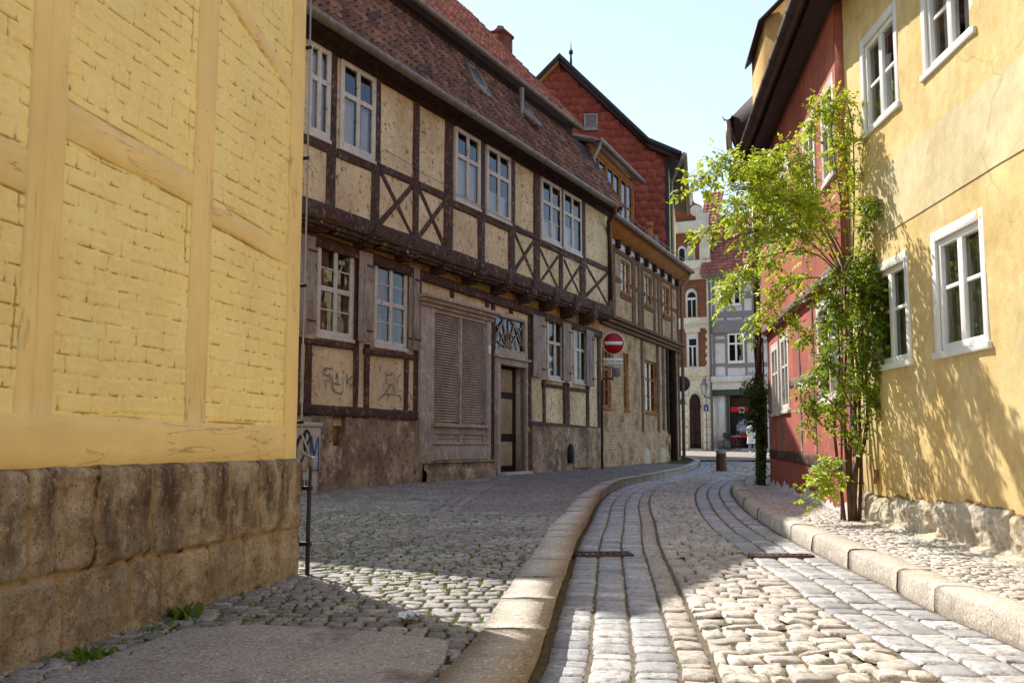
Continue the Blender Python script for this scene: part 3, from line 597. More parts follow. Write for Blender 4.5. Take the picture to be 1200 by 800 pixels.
# rooted dirt and moss
def tufts(pts, hmin, hmax, nb, spread):
    P = []; D = []; Nn = []; Sz = []
    for (x, y, z) in pts:
        for _ in range(random.randint(max(2, nb//2), nb)):
            a = random.uniform(0, 6.283); l = random.uniform(.2, .9); P.append((x+random.gauss(0, spread), y+random.gauss(0, spread), z)); D.append((math.cos(a)*l, math.sin(a)*l, 1)); Nn.append((-math.cos(a), -math.sin(a), l)); Sz.append(random.uniform(hmin, hmax))
    return P, D, Nn, Sz
pts = []
for _ in range(26000):
    x = random.uniform(-6, 1.2); y = random.uniform(3.2, 16.5)
    if vn(x*.75, y*.75, 2)+.35*vn(x*2.3, y*2.3, 3) < .12+.02*(y > 12)-.10*(x < -.213*y*.55): continue
    pts.append((x, y))
pts = np.array(pts); pts = pts[inside(pts, plz) & ~inside(pts, sl)]
# keep those that sit in joints between the stones: near the corners of the quads
fqA = field_quads(-8, 3, -1, 20, .105, .105, plz, .10); cn = fqA[:, 0]; from mathutils import kdtree
P3 = [(p[0], p[1], float(gz(p[1]))-.012) for p in pts[:13000]]
mb = MB(); leaves(mb, *tufts(P3, .008, .021, 5, .012)); o = mb.build('grass', M['grass_blade']); o['kind'] = 'stuff'
# ================================================================== near yellow house (left foreground)
D1 = (.2024, .9793); U0 = 10.0
WY = Wall((CRN[0]-D1[0]*U0, CRN[1]-D1[1]*U0), CRN)       # u = U0 at the street corner
yr = thing('yellow_house', 'yellow painted brick and timber house on a sandstone base, cropped by the left edge', 'house', (CRN[0]-.5, CRN[1]-3, 0))
ZS, ZT = .66, 6.2
y0 = U0-4.2; n, m = 760, 480; U, Zg = np.meshgrid(np.linspace(y0, U0, n), np.linspace(ZS-.03, 3.7, m), indexing='ij')
bh, bl_ = .068, .196
zz = Zg+.016*fbm(U*1.6, Zg*1.1, 0, 3)+.007*fbm(U*7, Zg*5, 4, 2)+.5; row = np.floor(zz/bh); fz = zz/bh-row
uu = U+.012*fbm(U*3, Zg*9, 1, 3)+(row % 2)*bl_*.5+.05*np.sin(row*12.9898); half = (np.sin(row*78.2)*43758 % 1) < .22
L_ = np.where(half, bl_*.55, bl_); col_ = np.floor(uu/L_); fu = uu/L_-col_
hsh = np.abs(np.sin(row*127.1+col_*311.7)*43758.5453) % 1; hs2 = np.abs(np.sin(row*269.5+col_*183.3)*24634.6) % 1
de = np.minimum(np.minimum(fz, 1-fz)*bh, np.minimum(fu, 1-fu)*L_); de = de+.005*fbm(U*26, Zg*26, 2, 3)
prof = sst((de-.0003)/.0045); H = .0055*prof*(1+.5*(hs2-.5))+(hsh-.5)*.006*prof+(fz-.5)*.004*prof*(hs2-.2)+.004*fbm(U*16, Zg*22, 3, 5)-.0035*np.abs(fbm(U*20+3, Zg*34, 6, 4))+.006*fbm(U*2.2, Zg*2.2, 5, 2)
segs = [((U0-2.150, .8), (U0-2.150, 3.7), .092), ((U0-1.100, .8), (U0-1.100, 3.7), .085), ((y0, .75), (U0, .745), .092), ((y0+.48, 1.71), (U0-2.2, 1.66), .075), ((U0-2.08, 1.91), (U0-1.1, 1.875), .07), ((U0-1.06, 1.82), (U0-.1, 1.765), .058), ((U0-1.1, 2.99), (U0-.1, 2.71), .05)]
gapm = 0*U
for (a_, b_, hw_) in segs:
    ax, az = a_; bx_, bz_ = b_; L2_ = (bx_-ax)**2+(bz_-az)**2; t_ = np.clip(((U-ax)*(bx_-ax)+(Zg-az)*(bz_-az))/L2_, 0, 1); dd_ = np.hypot(U-ax-t_*(bx_-ax), Zg-az-t_*(bz_-az))-hw_
    gapm = np.maximum(gapm, sst(1-np.abs(dd_-.003)/.009)*np.clip(.45+2.2*fbm(U*5, Zg*5, 6, 3), 0, 1))
H = H-.008*gapm
cavB = 1.5*gapm+(1-prof)*(.35+.9*(fz < .25)*(.4+1.2*hs2)+.3*(fu < .1))+.6*np.maximum(0, fbm(U*30, Zg*30, 6, 3)-.25)  # shadow lines below brick edges and gap shading beside timbers go into colour
mb = MB(); mb.grid(WY.PA(U.ravel(), Zg.ravel(), H.ravel()).reshape(n, m, 3), cav=cavB); mb.build('brick_infill', M['yellow_brick'], yr, smooth=True)
mb = MB(); mb.box(WY, 0, U0, 3.68, ZT, -.3, .0); mb.box(WY, 0, y0+.02, -.2, 3.69, -.3, 0); mb.box(WY, 0, U0-.012, ZS, ZT, -5, -.05); mb.build('wall', M['yellow_brick'], yr)
uY = lambda px, py, o=.03: WY.uz(px, py, o)
def ypost(x0, x1, py, x2, x3, py2, nm='post'):
    a = (uY(x0, py)[0]+uY(x1, py)[0])/2; b = (uY(x2, py2)[0]+uY(x3, py2)[0])/2; wd = abs(uY(x1, py)[0]-uY(x0, py)[0])
    mb = MB().beam(WY, (b, .8), (a, 3.7), wd, -.03, .017, .005); mb.build(nm, M['yellow_post'], yr, smooth=False, bevel=0)
ypost(48, 66.5, 0, 22, 43, 485); ypost(67.5, 90, 0, 44.5, 62, 485); ypost(240, 262, 0, 220, 245, 495)
mb = MB().beam(WY, (y0+.4, .84), (y0+.4, 3.7), .17, -.03, .017); mb.build('post', M['yellow_post'], yr)
mb = MB().beam(WY, (U0-.075, ZS+.0), (U0-.075, 3.72), .15, -.06, .024, .002); mb.build('corner_board', M['yellow_post'], yr, bevel=.003)
pa, pb, pc = U0-uY(62, 200)[0], 0, 0
mb = MB().beam(WY, (y0, .75), (U0-.15, .745), .185, -.04, .022, .006); mb.build('sill_beam', M['yellow_rail'], yr)
mb = MB().beam(WY, (y0+.48, 1.71), (U0-2.20, 1.66), .15, -.03, .012, .006); mb.build('rail', M['yellow_rail'], yr)
mb = MB().beam(WY, (U0-2.12, 1.91), (U0-1.10, 1.875), .14, -.03, .012, .007); mb.build('rail', M['yellow_rail'], yr)
mb = MB().beam(WY, (U0-1.06, 1.82), (U0-.10, 1.765), .115, -.03, .012, .007); mb.build('rail', M['yellow_rail'], yr)
mb = MB().beam(WY, (U0-1.10, 2.99), (U0-.10, 2.71), .10, -.03, .011, .006); mb.build('brace', M['yellow_rail'], yr)
# sandstone base
zc = .29; n, m = 480, 110; U, Zg = np.meshgrid(np.linspace(y0, U0+.012, n), np.linspace(-.08, ZS+.004, m), indexing='ij')
up = lambda xs, py: np.array([WY.uz(x, py, .05)[0] for x in xs])
top = np.concatenate([[y0-.3, y0+.05, y0+.5, y0+1.0, y0+1.55], up([38, 115, 177, 220, 268, 305], 600), [U0+.02]]); bot = np.concatenate([[y0-.3, y0+.3, y0+.8, y0+1.3, y0+1.75], up([78, 155, 193, 247, 287, 327], 640), [U0+.02]])
wz = Zg+.012*fbm(U*2.5, Zg*2, 3, 3); wu = U+.016*fbm(U*3, Zg*5, 5, 3); istop = wz > zc
def cell(edges):
    i = np.clip(np.searchsorted(edges, wu)-1, 0, len(edges)-2); e = np.array(edges); return i, np.minimum(wu-e[i], e[i+1]-wu)
it, dt = cell(top); ib, db = cell(bot); idx = np.where(istop, it, ib+40); du = np.where(istop, dt, db)
dz = np.where(istop, np.minimum(wz-zc, (ZS+.01-wz)*1.0), np.minimum(zc-wz, .3)); de = np.minimum(du, dz)+.010*fbm(U*16, Zg*16, 2, 3)
rough = np.abs(np.sin(idx*12.99)*4375.5) % 1; smoothb = np.where(istop, 0, (rough < .4)*1.0)
de2 = -np.log(np.exp(-np.clip(du, -.02, .3)/.018)+np.exp(-np.clip(dz, -.02, .3)/.018))*.018+.008*fbm(U*14, Zg*14, 2, 3)
H = .040+.012*np.sqrt(np.clip((de2-.004)/.016, 0, 1))-.006*np.abs(fbm(U*18, Zg*18, 6, 4))+np.where(smoothb > 0, .004, .018)*fbm(U*9, Zg*11, 1, 5)+.006*fbm(U*32, Zg*32, 4, 4)+(rough-.5)*.014
H = H-.035*np.clip((.035-(ZS+.004-Zg))/.035, 0, 1)**2
mb = MB(); mb.grid(WY.PA(U.ravel(), Zg.ravel(), H.ravel()).reshape(n, m, 3), cav=1-sst((de2-.004)/.014), rnd=np.abs(np.sin(idx*78.233)*437.5) % 1, top=np.where(istop, sst((wz-zc)/.3)*.7+.3, .0+.5*(rough > .7)))
V = [WY.P(u, z, o) for u in (y0, U0+.012) for z, o in ((ZS, -.2), (ZS, H[-1, -1]))]; mb.add(V, [(0, 1, 3, 2)]); V = [WY.P(U0+.012, z, o) for z in (-.08, ZS) for o in (-5, .035)]; mb.add(V, [(0, 2, 3, 1)])
mb.box(WY, 0, y0, -.08, ZS, -.2, .06); mb.build('stone_base', M['sandstone'], yr, smooth=True)
# lightning conductor down the corner
cp = lambda z, o=.045, du=.006: WY.P(U0+du, z, o)
mb = MB().tube([cp(6), cp(3.2), cp(2.2, .047), cp(1.1, .043), cp(.80, .045), cp(.70, .085, .015), cp(.66, .095, .015)], .0055, 6); cd = mb.build('conductor', M['steel'], yr, smooth=True)
for z in (3.0, 2.35, 1.62, .86): MB().box(WY, U0-.006, U0+.014, z-.009, z+.009, .015, .056).build('clip', M['black'], cd, bevel=.003)
mb = MB().tube([cp(.62, .095, .015), cp(.3, .093, .015), cp(.03, .093, .015)], .0125, 8); ep = mb.build('earth_rod', M['iron'], yr, smooth=True)
for z in (.5, .2): MB().box(WY, U0-.005, U0+.032, z-.011, z+.011, .05, .110).build('clip', M['black'], ep, bevel=.003)
mb = MB().box(WY, U0+.01, U0+.06, .60, .67, .08, .122); mb.tube([WY.P(U0-.10, .70, .09), WY.P(U0+.04, .655, .10)], .011, 8); mb.build('clamp', M['steel'], yr, bevel=.003)

# ================================================================== timber framed house
h1 = thing('half_timbered_house', 'dark timbered house with worn beige plaster and brown mansard roof, left of the street', 'house', W1.P(7, 0, 0))
J = .30
GW = [(370, 413, 281, 399), (437, 476, 303, 410), (640, 658.5, 373, 446), (671, 686.5, 384, 450)]
def hole(w, x0, x1, yt, yb, o):
    a = w.uz(x0, (yt+yb)/2, o)[0]; b = w.uz(x1, (yt+yb)/2, o)[0]; xm = (x0+x1)/2
    dy = 0; za = w.uz(x0, yt, o)[1]; zb = w.uz(x1, yb, o)[1]; return [a, b, zb, za]
gh = [hole(W1, *g_, 0) for g_ in GW]
du0, du1 = W1.u(583, 0, 490), W1.u(616, 0, 490); dz0, dz1 = .20, W1.uz(598, 423, 0)[1]
dh = [du0+.03, du1-.05, dz0, dz1]
fh = [W1.u(577.5, 0, 390), W1.u(616, 0, 390), W1.uz(597, 413, 0)[1], W1.uz(597, 370, 0)[1]]
ch = [W1.u(385, 0, 505), W1.u(400, 0, 505), W1.uz(390, 522, 0)[1], W1.uz(390, 488, 0)[1]]
sh = [W1.u(504, 0, 430), W1.u(566, 0, 430), W1.uz(535, 497, 0)[1], W1.uz(520, 365, 0)[1]]
mb = MB(); wall_sheet(mb, W1, .55, 14.36, 1.0, 4.2, 0, gh+[dh, fh], .12, .014, .16); mb.build('ground_floor_wall', M['plaster_beige'], h1, smooth=False)
FW = [(357, 384.5, 43, 158), (396, 438, 63, 188), (532, 562, 155, 247), (569, 597.5, 180, 264), (633, 656.5, 217, 294), (658.5, 680, 232, 306)]
def fhole(x0, x1, yt, yb):
    a = W1.uz(x0, 200, J)[0]; b = W1.uz(x1, 200, J)[0]; return [a, b, 4.97, 6.27]
f1 = [fhole(*f) for f in FW]
f1[4][1] -= .0
mb = MB(); wall_sheet(mb, W1, .55, 14.36, 3.75, 6.55, J, f1, .12, .014, .14); mb.build('upper_wall', M['plaster_beige'], h1)
mb = MB(); mb.box(W1, 1.3, 14.36, -.2, 6.5, -6.5, -.75); mb.box(W1, .55, .75, 1.0, 6.4, -.8, -.02); mb.box(W1, .55, .75, 3.8, 6.5, -.8, J-.02); mb.box(W1, 14.2, 14.355, 1.0, 6.4, -.8, -.02); mb.box(W1, 14.2, 14.355, 3.8, 6.5, -.8, J-.02); mb.build('wall', M['plaster_beige'], h1)
# plinth, two stretches
px1 = W1.u(493, .05, 530); px2 = W1.u(623, .05, 530)
for a, b in ((.55, px1), (px2, 14.37)):
    mb = MB(); wall_sheet(mb, W1, a, b, -.1, 1.11, .07, [ch] if a < 1 else [], .05, .035, .2, sc=3)
    V = [W1.P(u, z, o) for u in (a, b) for z, o in ((1.11, .07), (1.125, -.02))]; mb.add(V, [(0, 2, 3, 1)])
    V = [W1.P(b, z, o) for z in (-.1, 1.11) for o in (-.2, .075)]; mb.add(V, [(0, 1, 3, 2)]); V = [W1.P(a, z, o) for z in (-.1, 1.11) for o in (-.2, .075)]; mb.add(V, [(0, 2, 3, 1)])
    mb.build('plinth', M['plinth_render'], h1, smooth=True)
mb = MB(); mb.box(W1, ch[0]-.02, ch[1]+.02, ch[2]-.02, ch[3]+.02, -.16, -.13); nc = mb.build('cellar_opening', M['door_dark'], h1); MB().box(W1, ch[0]+.16, ch[1], ch[2], ch[3], -.12, -.05).build('jamb', M['plaster_ochre'], nc)
a, z = W1.uz(660, 540, .1); MB().disc(W1, a+.25, z+.2, .22, .02, .115, 20, .42).build('cellar_hatch', M['black'], h1, label='dark arched hole in the plinth') if False else None
mb = MB(); uc = W1.u(669, .1, 540); mb.prism(W1, [(uc-.13, .32), (uc+.13, .32), (uc+.13, .62), (uc+.08, .74), (uc-.05, .74), (uc-.13, .62)], .03, .118); mb.build('cellar_opening', M['room'], h1)
mb = MB(); uc = W1.u(683, .1, 530); mb.prism(W1, [(uc-.55, .2), (uc+.6, .2), (uc+.6, .6), (uc+.42, .84), (uc+.1, .92), (uc-.3, .86), (uc-.55, .6)], .03, .122); mb.build('stone_patch', M['plinth_render'], h1, bevel=.02)
mb = MB().tube([W1.P(W1.u(662, .1, 505), .93, .1), W1.P(W1.u(662, .1, 505), .80, .14)], .02, 6); mb.build('wall_hook', M['zinc'], h1)
T = M['dark_timber']
def vpost(x0, x1, py, z0, z1, o, nm='post', lean=0):
    a = W1.u(x0, o, py); b = W1.u(x1, o, py); MB().beam(W1, ((a+b)/2, z0), ((a+b)/2+lean, z1), b-a, o-.12, o, .006).build(nm, T, h1)
E1 = J+.03
for x0, x1, py in ((386, 396, 100), (438, 447, 125), (485.5, 492, 180), (522.5, 532, 170), (561.5, 569, 200), (597, 604, 215), (626.5, 633, 225), (656, 660, 270), (680, 686.5, 280)): vpost(x0, x1, py, 4.02, 6.5, E1)
MB().beam(W1, (14.26, 4.02), (14.26, 6.5), .19, J-.1, E1, .004).build('post', T, h1); MB().beam(W1, (1.15, 4.02), (1.15, 6.5), .2, J-.1, E1).build('post', T, h1)
pu = [W1.u(x, E1, 200) for x in (391.5, 443, 488.7, 527.3, 565.2, 600.5, 629.8, 658, 683.2)]+[14.26]; pu = [1.15]+pu
for i, (a, b) in enumerate(zip(pu[:-1], pu[1:])):
    win = i in (0, 1, 4, 5, 7, 8); zr = 4.86 if win else 4.93
    MB().beam(W1, (a+.09, zr), (b-.09, zr), .13, J-.08, E1-.006, .006).build('rail', T, h1)
    if i in (2, 3, 6, 7, 8, 9):
        za, zb = 4.06, zr-.06; l, r = a+.10, b-.10
        if win: za, zb = 4.05, 4.72; l += .08; r -= .08
        MB().beam(W1, (l, zb), (r, za), .085 if not win else .07, J-.05, E1-.014, .007).build('brace', T, h1); MB().beam(W1, (l, za), (r, zb), .085 if not win else .07, J-.05, E1-.009, .007).build('brace', T, h1)
# threshold beam, filler timbers and carved joist ends
mb = MB().beam(W1, (.5, 3.93), (14.36, 3.925), .24, J-.25, J+.055, .007); mb.build('threshold_beam', T, h1)
bx = [389, 442, 489, 530, 567, 600, 628, 654, 677, 697]; bu = [W1.u(x, J+.08, 300) for x in bx]; st = (bu[-1]-bu[0])/9
bu = [bu[0]-st*.99]+[bu[0]+st*i for i in range(10)]
for i, u in enumerate(bu):
    zb = 3.75-.024*max(0, i-1); mb = MB(); h = .125
    for k, (za, zc_, oo) in enumerate(((zb+.10, 3.84, J+.10), (zb+.05, zb+.10, J+.075), (zb, zb+.05, J+.03), (zb-.045, zb, J-.06))):
        mb.box(W1, u-h+.003*k, u+h-.003*k, za, zc_+(.0), -.1, oo)
    mb.box(W1, u-h*.55, u+h*.55, 3.84, 4.0, J, J+.085)
    mb.build('joist_end', T, h1, bevel=.018)
    if i < len(bu)-1:
        u2 = bu[i+1]; mb = MB(); mb.box(W1, u+h+.05, u2-h-.05, 3.74, 3.812, J-.14, J+.012); mb.box(W1, u+h+.11, u2-h-.11, 3.70, 3.742, J-.14, J-.02); mb.build('filler_beam', T, h1, bevel=.02)
mb = MB().beam(W1, (.55, 3.66), (14.35, 3.38), .17, -.1, .07, .008); mb.build('wall_plate', T, h1)
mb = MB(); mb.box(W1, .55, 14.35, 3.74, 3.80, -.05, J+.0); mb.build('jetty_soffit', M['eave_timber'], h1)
mb = MB(); n = 60; U, Tt = np.meshgrid(np.linspace(.55, 14.3, 120), np.linspace(0, 1, 8), indexing='ij'); zl_ = 3.66-.28*(U-.55)/13.8; Zg = zl_+Tt*(3.8-zl_); mb.grid(W1.PA(U.ravel(), Zg.ravel(), (.02+.015*fbm(U*3, Zg*4, 1)).ravel()).reshape(120, 8, 3)); mb.build('infill', M['plaster_ochre'], h1, smooth=True)
# ground floor timbers
E0 = .03
for x0, x1, py, za, zb in ((349, 353, 440, 1.1, 2.2), (358.5, 366, 440, 1.1, 2.2), (415.5, 421, 440, 1.1, 3.5), (428, 434, 440, 1.1, 2.25), (475, 479.5, 440, 1.1, 2.2), (486, 493.5, 440, 1.08, 3.5), (577, 581, 440, .2, 3.45), (620, 623.5, 470, 1.1, 3.4), (637, 640, 470, 1.1, 2.1), (661, 668, 470, 1.1, 2.1), (688, 691, 470, 1.1, 2.1), (701, 704.5, 440, 1.1, 3.4)): vpost(x0, x1, py, za, zb, E0)
for x0, y0_, x1, y1, wd in ((341, 478, 492, 487, .15), (352, 398, 418, 407, .09), (428, 411, 488, 419, .09), (623, 497, 703, 504, .15), (637, 450, 662, 454, .08), (666, 455, 690, 458, .08)): MB().pbeam(W1, x0, y0_, x1, y1, wd, E0+.012).build('rail', T, h1)
for x in (531, 572, 600): 
    a = W1.uz(x, 340, E0); MB().beam(W1, (a[0], 3.32), (a[0], 3.52), .12, -.05, E0).build('post', T, h1)
# windows
for i, hh in enumerate(f1):
    hb = [(.63, .075)]+([(.30, .02)] if i == 4 else [])
    cur = {0: [(0, 1, 0, 1)], 1: [(.0, .5, .0, .62), (.75, 1, 0, .62)], 2: [(0, 1, 0, .62)], 3: [(0, 1, 0, .35)], 4: [(0, 1, 0, .33)], 5: [(.15, .85, 0, .4)]}[i]
    window(h1, W1, hh[0]+.01, hh[1]-.01, hh[2], hh[3], J, -.035, .075, [(.5, .07)], hb, M['old_white'], cur, .05, board=0)
for i, hh in enumerate(gh):
    window(h1, W1, hh[0]+.01, hh[1]-.01, hh[2], hh[3], 0, -.03, .07, [(.5, .07)], [(.25, .022), (.5, .075), (.75, .022)] if i < 2 else [(.62, .07)], M['old_white'], [(.05, .42, .55, 1), (.0, .35, 0, .36)] if i < 2 else [(.2, .5, 0, .6), (.7, 1, 0, .6)], .06, cmat=M['curtain_red'] if i < 2 else M['curtain'])
def shutter(x0, x1, yt, yb, o=.05, turn=0):
    a, z1_ = W1.uz(x0, yt, o); b, z0_ = W1.uz(x1, yb, o); mb = MB(); n = 3
    for k in range(n): mb.box(W1, a+(b-a)*k/n+.003, a+(b-a)*(k+1)/n-.003, z0_, z1_, o-.022, o+.002*(k % 2))
    mb.box(W1, a+.01, b-.01, z0_+.12, z0_+.22, o-.03, o+.016) if False else None
    s_ = mb.build('shutter', M['shutter_wood'], h1, bevel=.005)
    mb = MB(); 
    for zz_ in (z0_+.18, z1_-.2): MB().box(W1, b-.16, b+.03, zz_-.015, zz_+.015, o+.003, o+.014).build('hinge', M['rust_iron'], s_)
for s_ in ((350.5, 368, 272, 391), (422, 436, 293, 402), (480.5, 485, 309, 410), (486, 491.5, 313, 411), (625.5, 639, 368, 443), (660.5, 670, 377, 447), (687.5, 697, 386, 453)): shutter(*s_, o=.10 if s_[0] != 480.5 else .07)
# shop front with louvred shutters
g0, g1 = W1.u(494, .1, 450), W1.u(577, .1, 450); GWd = M['grey_wood']
sf = MB(); zt = W1.uz(494, 344, .1)[1]; zl = sh[3]; zb0 = W1.uz(500, 541, .1)[1]
sf.box(W1, g0, sh[0], zb0, zl, -.02, .09); sf.box(W1, sh[1], g1-.02, zb0, zl, -.02, .09); sf.box(W1, g0-.01, g1+.02, zl, zt-.12, -.02, .125); sf.box(W1, g0-.05, g1+.06, zt-.12, zt-.06, -.02, .19); sf.box(W1, g0-.08, g1+.09, zt-.06, zt, -.02, .25)
sf.box(W1, sh[0], sh[1], zl-.07, zl-.002, -.02, .075)
fs = sf.build('shop_front', GWd, h1, bevel=.012)
zc1 = sh[2]; mid = (sh[0]+sh[1])/2
for a, b in ((sh[0]+.02, mid-.03), (mid+.03, sh[1]-.02)):
    mb = MB(); z = zc1+.04
    mb.box(W1, a, a+.035, zc1, zl-.07, .0, .05); mb.box(W1, b-.035, b, zc1, zl-.07, .0, .05)
    while z < zl-.09:
        mb.add([W1.P(u, zz_, o) for u in (a+.03, b-.03) for zz_, o in ((z, .05), (z+.048, .0), (z+.06, .008), (z+.012, .058))], [(0, 1, 2, 3), (4, 7, 6, 5), (0, 3, 7, 4), (1, 5, 6, 2), (2, 6, 7, 3), (0, 4, 5, 1)]); z += .046
    mb.box(W1, a, b, zc1, zl-.07, -.02, -.012); mb.build('louvre_shutter', GWd, h1)
MB().box(W1, mid-.03, mid+.03, zc1, zl-.07, -.01, .07).build('mullion', GWd, h1, bevel=.006)
mb = MB(); mb.box(W1, sh[0]-.03, sh[1]+.03, zc1-.06, zc1, -.02, .15); mb.build('sill', GWd, h1, bevel=.008)
pz0, pz1 = zb0+.02, zc1-.06; mb = MB(); mb.box(W1, sh[0], sh[1], pz0, pz1, -.02, .04); mb.box(W1, sh[0], sh[1], pz1-.12, pz1, .0, .075); mb.box(W1, sh[0]-.04, sh[1]+.02, pz0, pz0+.26, .0, .085); mb.box(W1, sh[0]-.06, sh[1]+.04, pz0+.26, pz0+.31, .0, .105)
for u in (sh[0]+.03, mid, sh[1]-.03): mb.box(W1, u-.06, u+.06, pz0+.31, pz1-.12, .0, .073)
mb.build('panel', GWd, h1, bevel=.008)
for a, b in ((sh[0]+.16, mid-.12), (mid+.12, sh[1]-.16)): MB().box(W1, a, b, pz0+.36, pz1-.17, .0, .056).build('panel', GWd, h1, bevel=.012)
mb = MB(); n = 40; U, Zg = np.meshgrid(np.linspace(px1, g1+.02, 50), np.linspace(-.1, zb0, 14), indexing='ij'); O = .17-.05*(Zg > .3)+.02*fbm(U*3, Zg*3, 1)
mb.grid(W1.PA(U.ravel(), Zg.ravel(), O.ravel()).reshape(50, 14, 3)); mb.box(W1, px1-.02, g1+.03, zb0-.03, zb0+.012, -.02, .15); mb.box(W1, g1+.0, g1+.02, -.1, zb0, -.1, .16); mb.build('stone_step', M['plinth_render'], h1, smooth=False)
# entrance door with fanlight
fm = MB(); a, b = W1.u(581.5, .06, 480), W1.u(619, .06, 480); ft = W1.uz(598, 421, .06)[1]
fm.box(W1, a-.02, dh[0], dz0, ft-.12, -.1, .06); fm.box(W1, dh[1], b, dz0, ft-.12, -.1, .06); fm.box(W1, a-.02, b, ft-.12, ft, -.1, .062); fm.box(W1, a-.06, b+.05, ft, ft+.05, -.1, .12); fm.box(W1, a-.02, b, ft+.05, fh[2], -.05, .05); fm.box(W1, a+.02, a+.07, dz0, ft-.16, .06, .08)
fd = fm.build('door_frame', GWd, h1, bevel=.008)
mb = MB(); mb.box(W1, dh[1]-.02, dh[1]-.001, dz0, dz1, -.5, -.1); mb.box(W1, dh[0]-.02, dh[0]+.0, dz0, dz1, -.5, -.1); mb.box(W1, dh[0], dh[1], dz1-.01, dz1+.02, -.5, -.1); mb.box(W1, dh[0]-.1, dh[1]+.1, dz0-.14, dz0, -.5, .14); mb.build('reveal', M['grey_wood'], fd)
mb = MB(); dO = -.19; mb.box(W1, dh[0], dh[1], dz0, dz1, dO-.05, dO); dr = mb.build('door', M['door_dark'], h1)
dw = dh[1]-dh[0]; p0, p1 = dh[0]+dw*.12, dh[1]-dw*.12; hgt = dz1-dz0
for za, zb in ((.05, .27), (.34, .66), (.72, .93)): MB().box(W1, p0+.08, p1-.08, dz0+hgt*za, dz0+hgt*zb, dO-.01, dO+.022).build('door_panel', M['door_pale'], dr, bevel=.012)
MB().box(W1, p0-.02, p0+.06, dz0+hgt*.47, dz0+hgt*.53, dO, dO+.03).tube([W1.P(p0+.02, dz0+hgt*.5, dO), W1.P(p0+.02, dz0+hgt*.5, dO+.07), W1.P(p0+.12, dz0+hgt*.5, dO+.07)], .012, 6).build('handle', M['black'], dr)
mb = MB(); fw = .06; a, b, c, d = fh; mb.box(W1, a, a+fw, c, d, -.06, .02); mb.box(W1, b-fw, b, c, d, -.06, .02); mb.box(W1, a, b, c, c+fw, -.06, .018); mb.box(W1, a, b, d-fw, d, -.06, .018)
fl = mb.build('fanlight', M['grey_wood'], h1, bevel=.006)
MB().add([W1.P(u, z, -.045) for u, z in ((a, c), (b, c), (b, d), (a, d))], [(0, 1, 2, 3)]).build('pane', M['glass'], fl)
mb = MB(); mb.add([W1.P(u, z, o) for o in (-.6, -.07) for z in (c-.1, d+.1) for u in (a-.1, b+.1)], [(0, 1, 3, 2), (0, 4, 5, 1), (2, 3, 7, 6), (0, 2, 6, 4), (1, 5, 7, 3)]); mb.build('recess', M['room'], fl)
mb = MB(); uc = (a+b)/2; R_ = (b-a)*.46; zc_ = c+fw
for k in range(7):
    an = math.pi*(.08+.84*k/6); e = min((d-fw-zc_)/max(math.sin(an), .1), R_/max(abs(math.cos(an)), .2)); mb.tube([W1.P(uc+math.cos(an)*.06, zc_+math.sin(an)*.06, -.03), W1.P(uc+math.cos(an)*e, zc_+math.sin(an)*e, -.03)], .013 if k not in (2, 4) else .017, 5)
for rr in (.16, .34): mb.tube([W1.P(uc+math.cos(t)*rr*1.1, zc_+math.sin(t)*rr, -.03) for t in np.linspace(0, math.pi, 16)], .011, 5)
for sgn in (-1, 1): mb.tube([W1.P(uc+sgn*(R_*.2), d-fw, -.02), W1.P(uc+sgn*R_*.55, zc_+(d-c)*.6, -.015), W1.P(uc+sgn*R_*.98, zc_+.05, -.02)], .02, 6)
mb.build('tracery', M['grey_wood'], fl)
MB().box(W1, W1.u(573.5, .1, 417)-.04, W1.u(573.5, .1, 417)+.04, 2.42, 2.58, .09, .115).build('door_bell', M['white_paint'], h1, bevel=.005)
# graffiti on the infill panels
def gr(pts, w, wid, o, mat, px=True): 
    mb = MB()
    for s_ in pts: stroke(mb, w, [w.uz(x, y, o) for x, y in s_], wid, o)
    return mb.build('graffiti', mat, h1)
Z5 = lambda L: [(340+x/4, 400+y/4) for x, y in L]
gr([Z5(s_) for s_ in ([(200, 130), (165, 125), (158, 150), (190, 165), (185, 185), (165, 180)], [(200, 155), (203, 225), (245, 240), (248, 165)], [(205, 195), (240, 205)], [(222, 150), (225, 200)], [(268, 150), (266, 220)], [(298, 155), (270, 190), (296, 205)], [(280, 225), (295, 190)])], W1, .018, .022, M['spray_grey'])
gr([Z5(s_) for s_ in ([(480, 150), (452, 165), (455, 195), (485, 200), (488, 160), (470, 145)], [(480, 195), (450, 235), (430, 262)], [(520, 150), (500, 185), (505, 225), (525, 230)], [(415, 275), (440, 250), (480, 248), (520, 262), (524, 285)])], W1, .014, .022, M['spray_grey'])
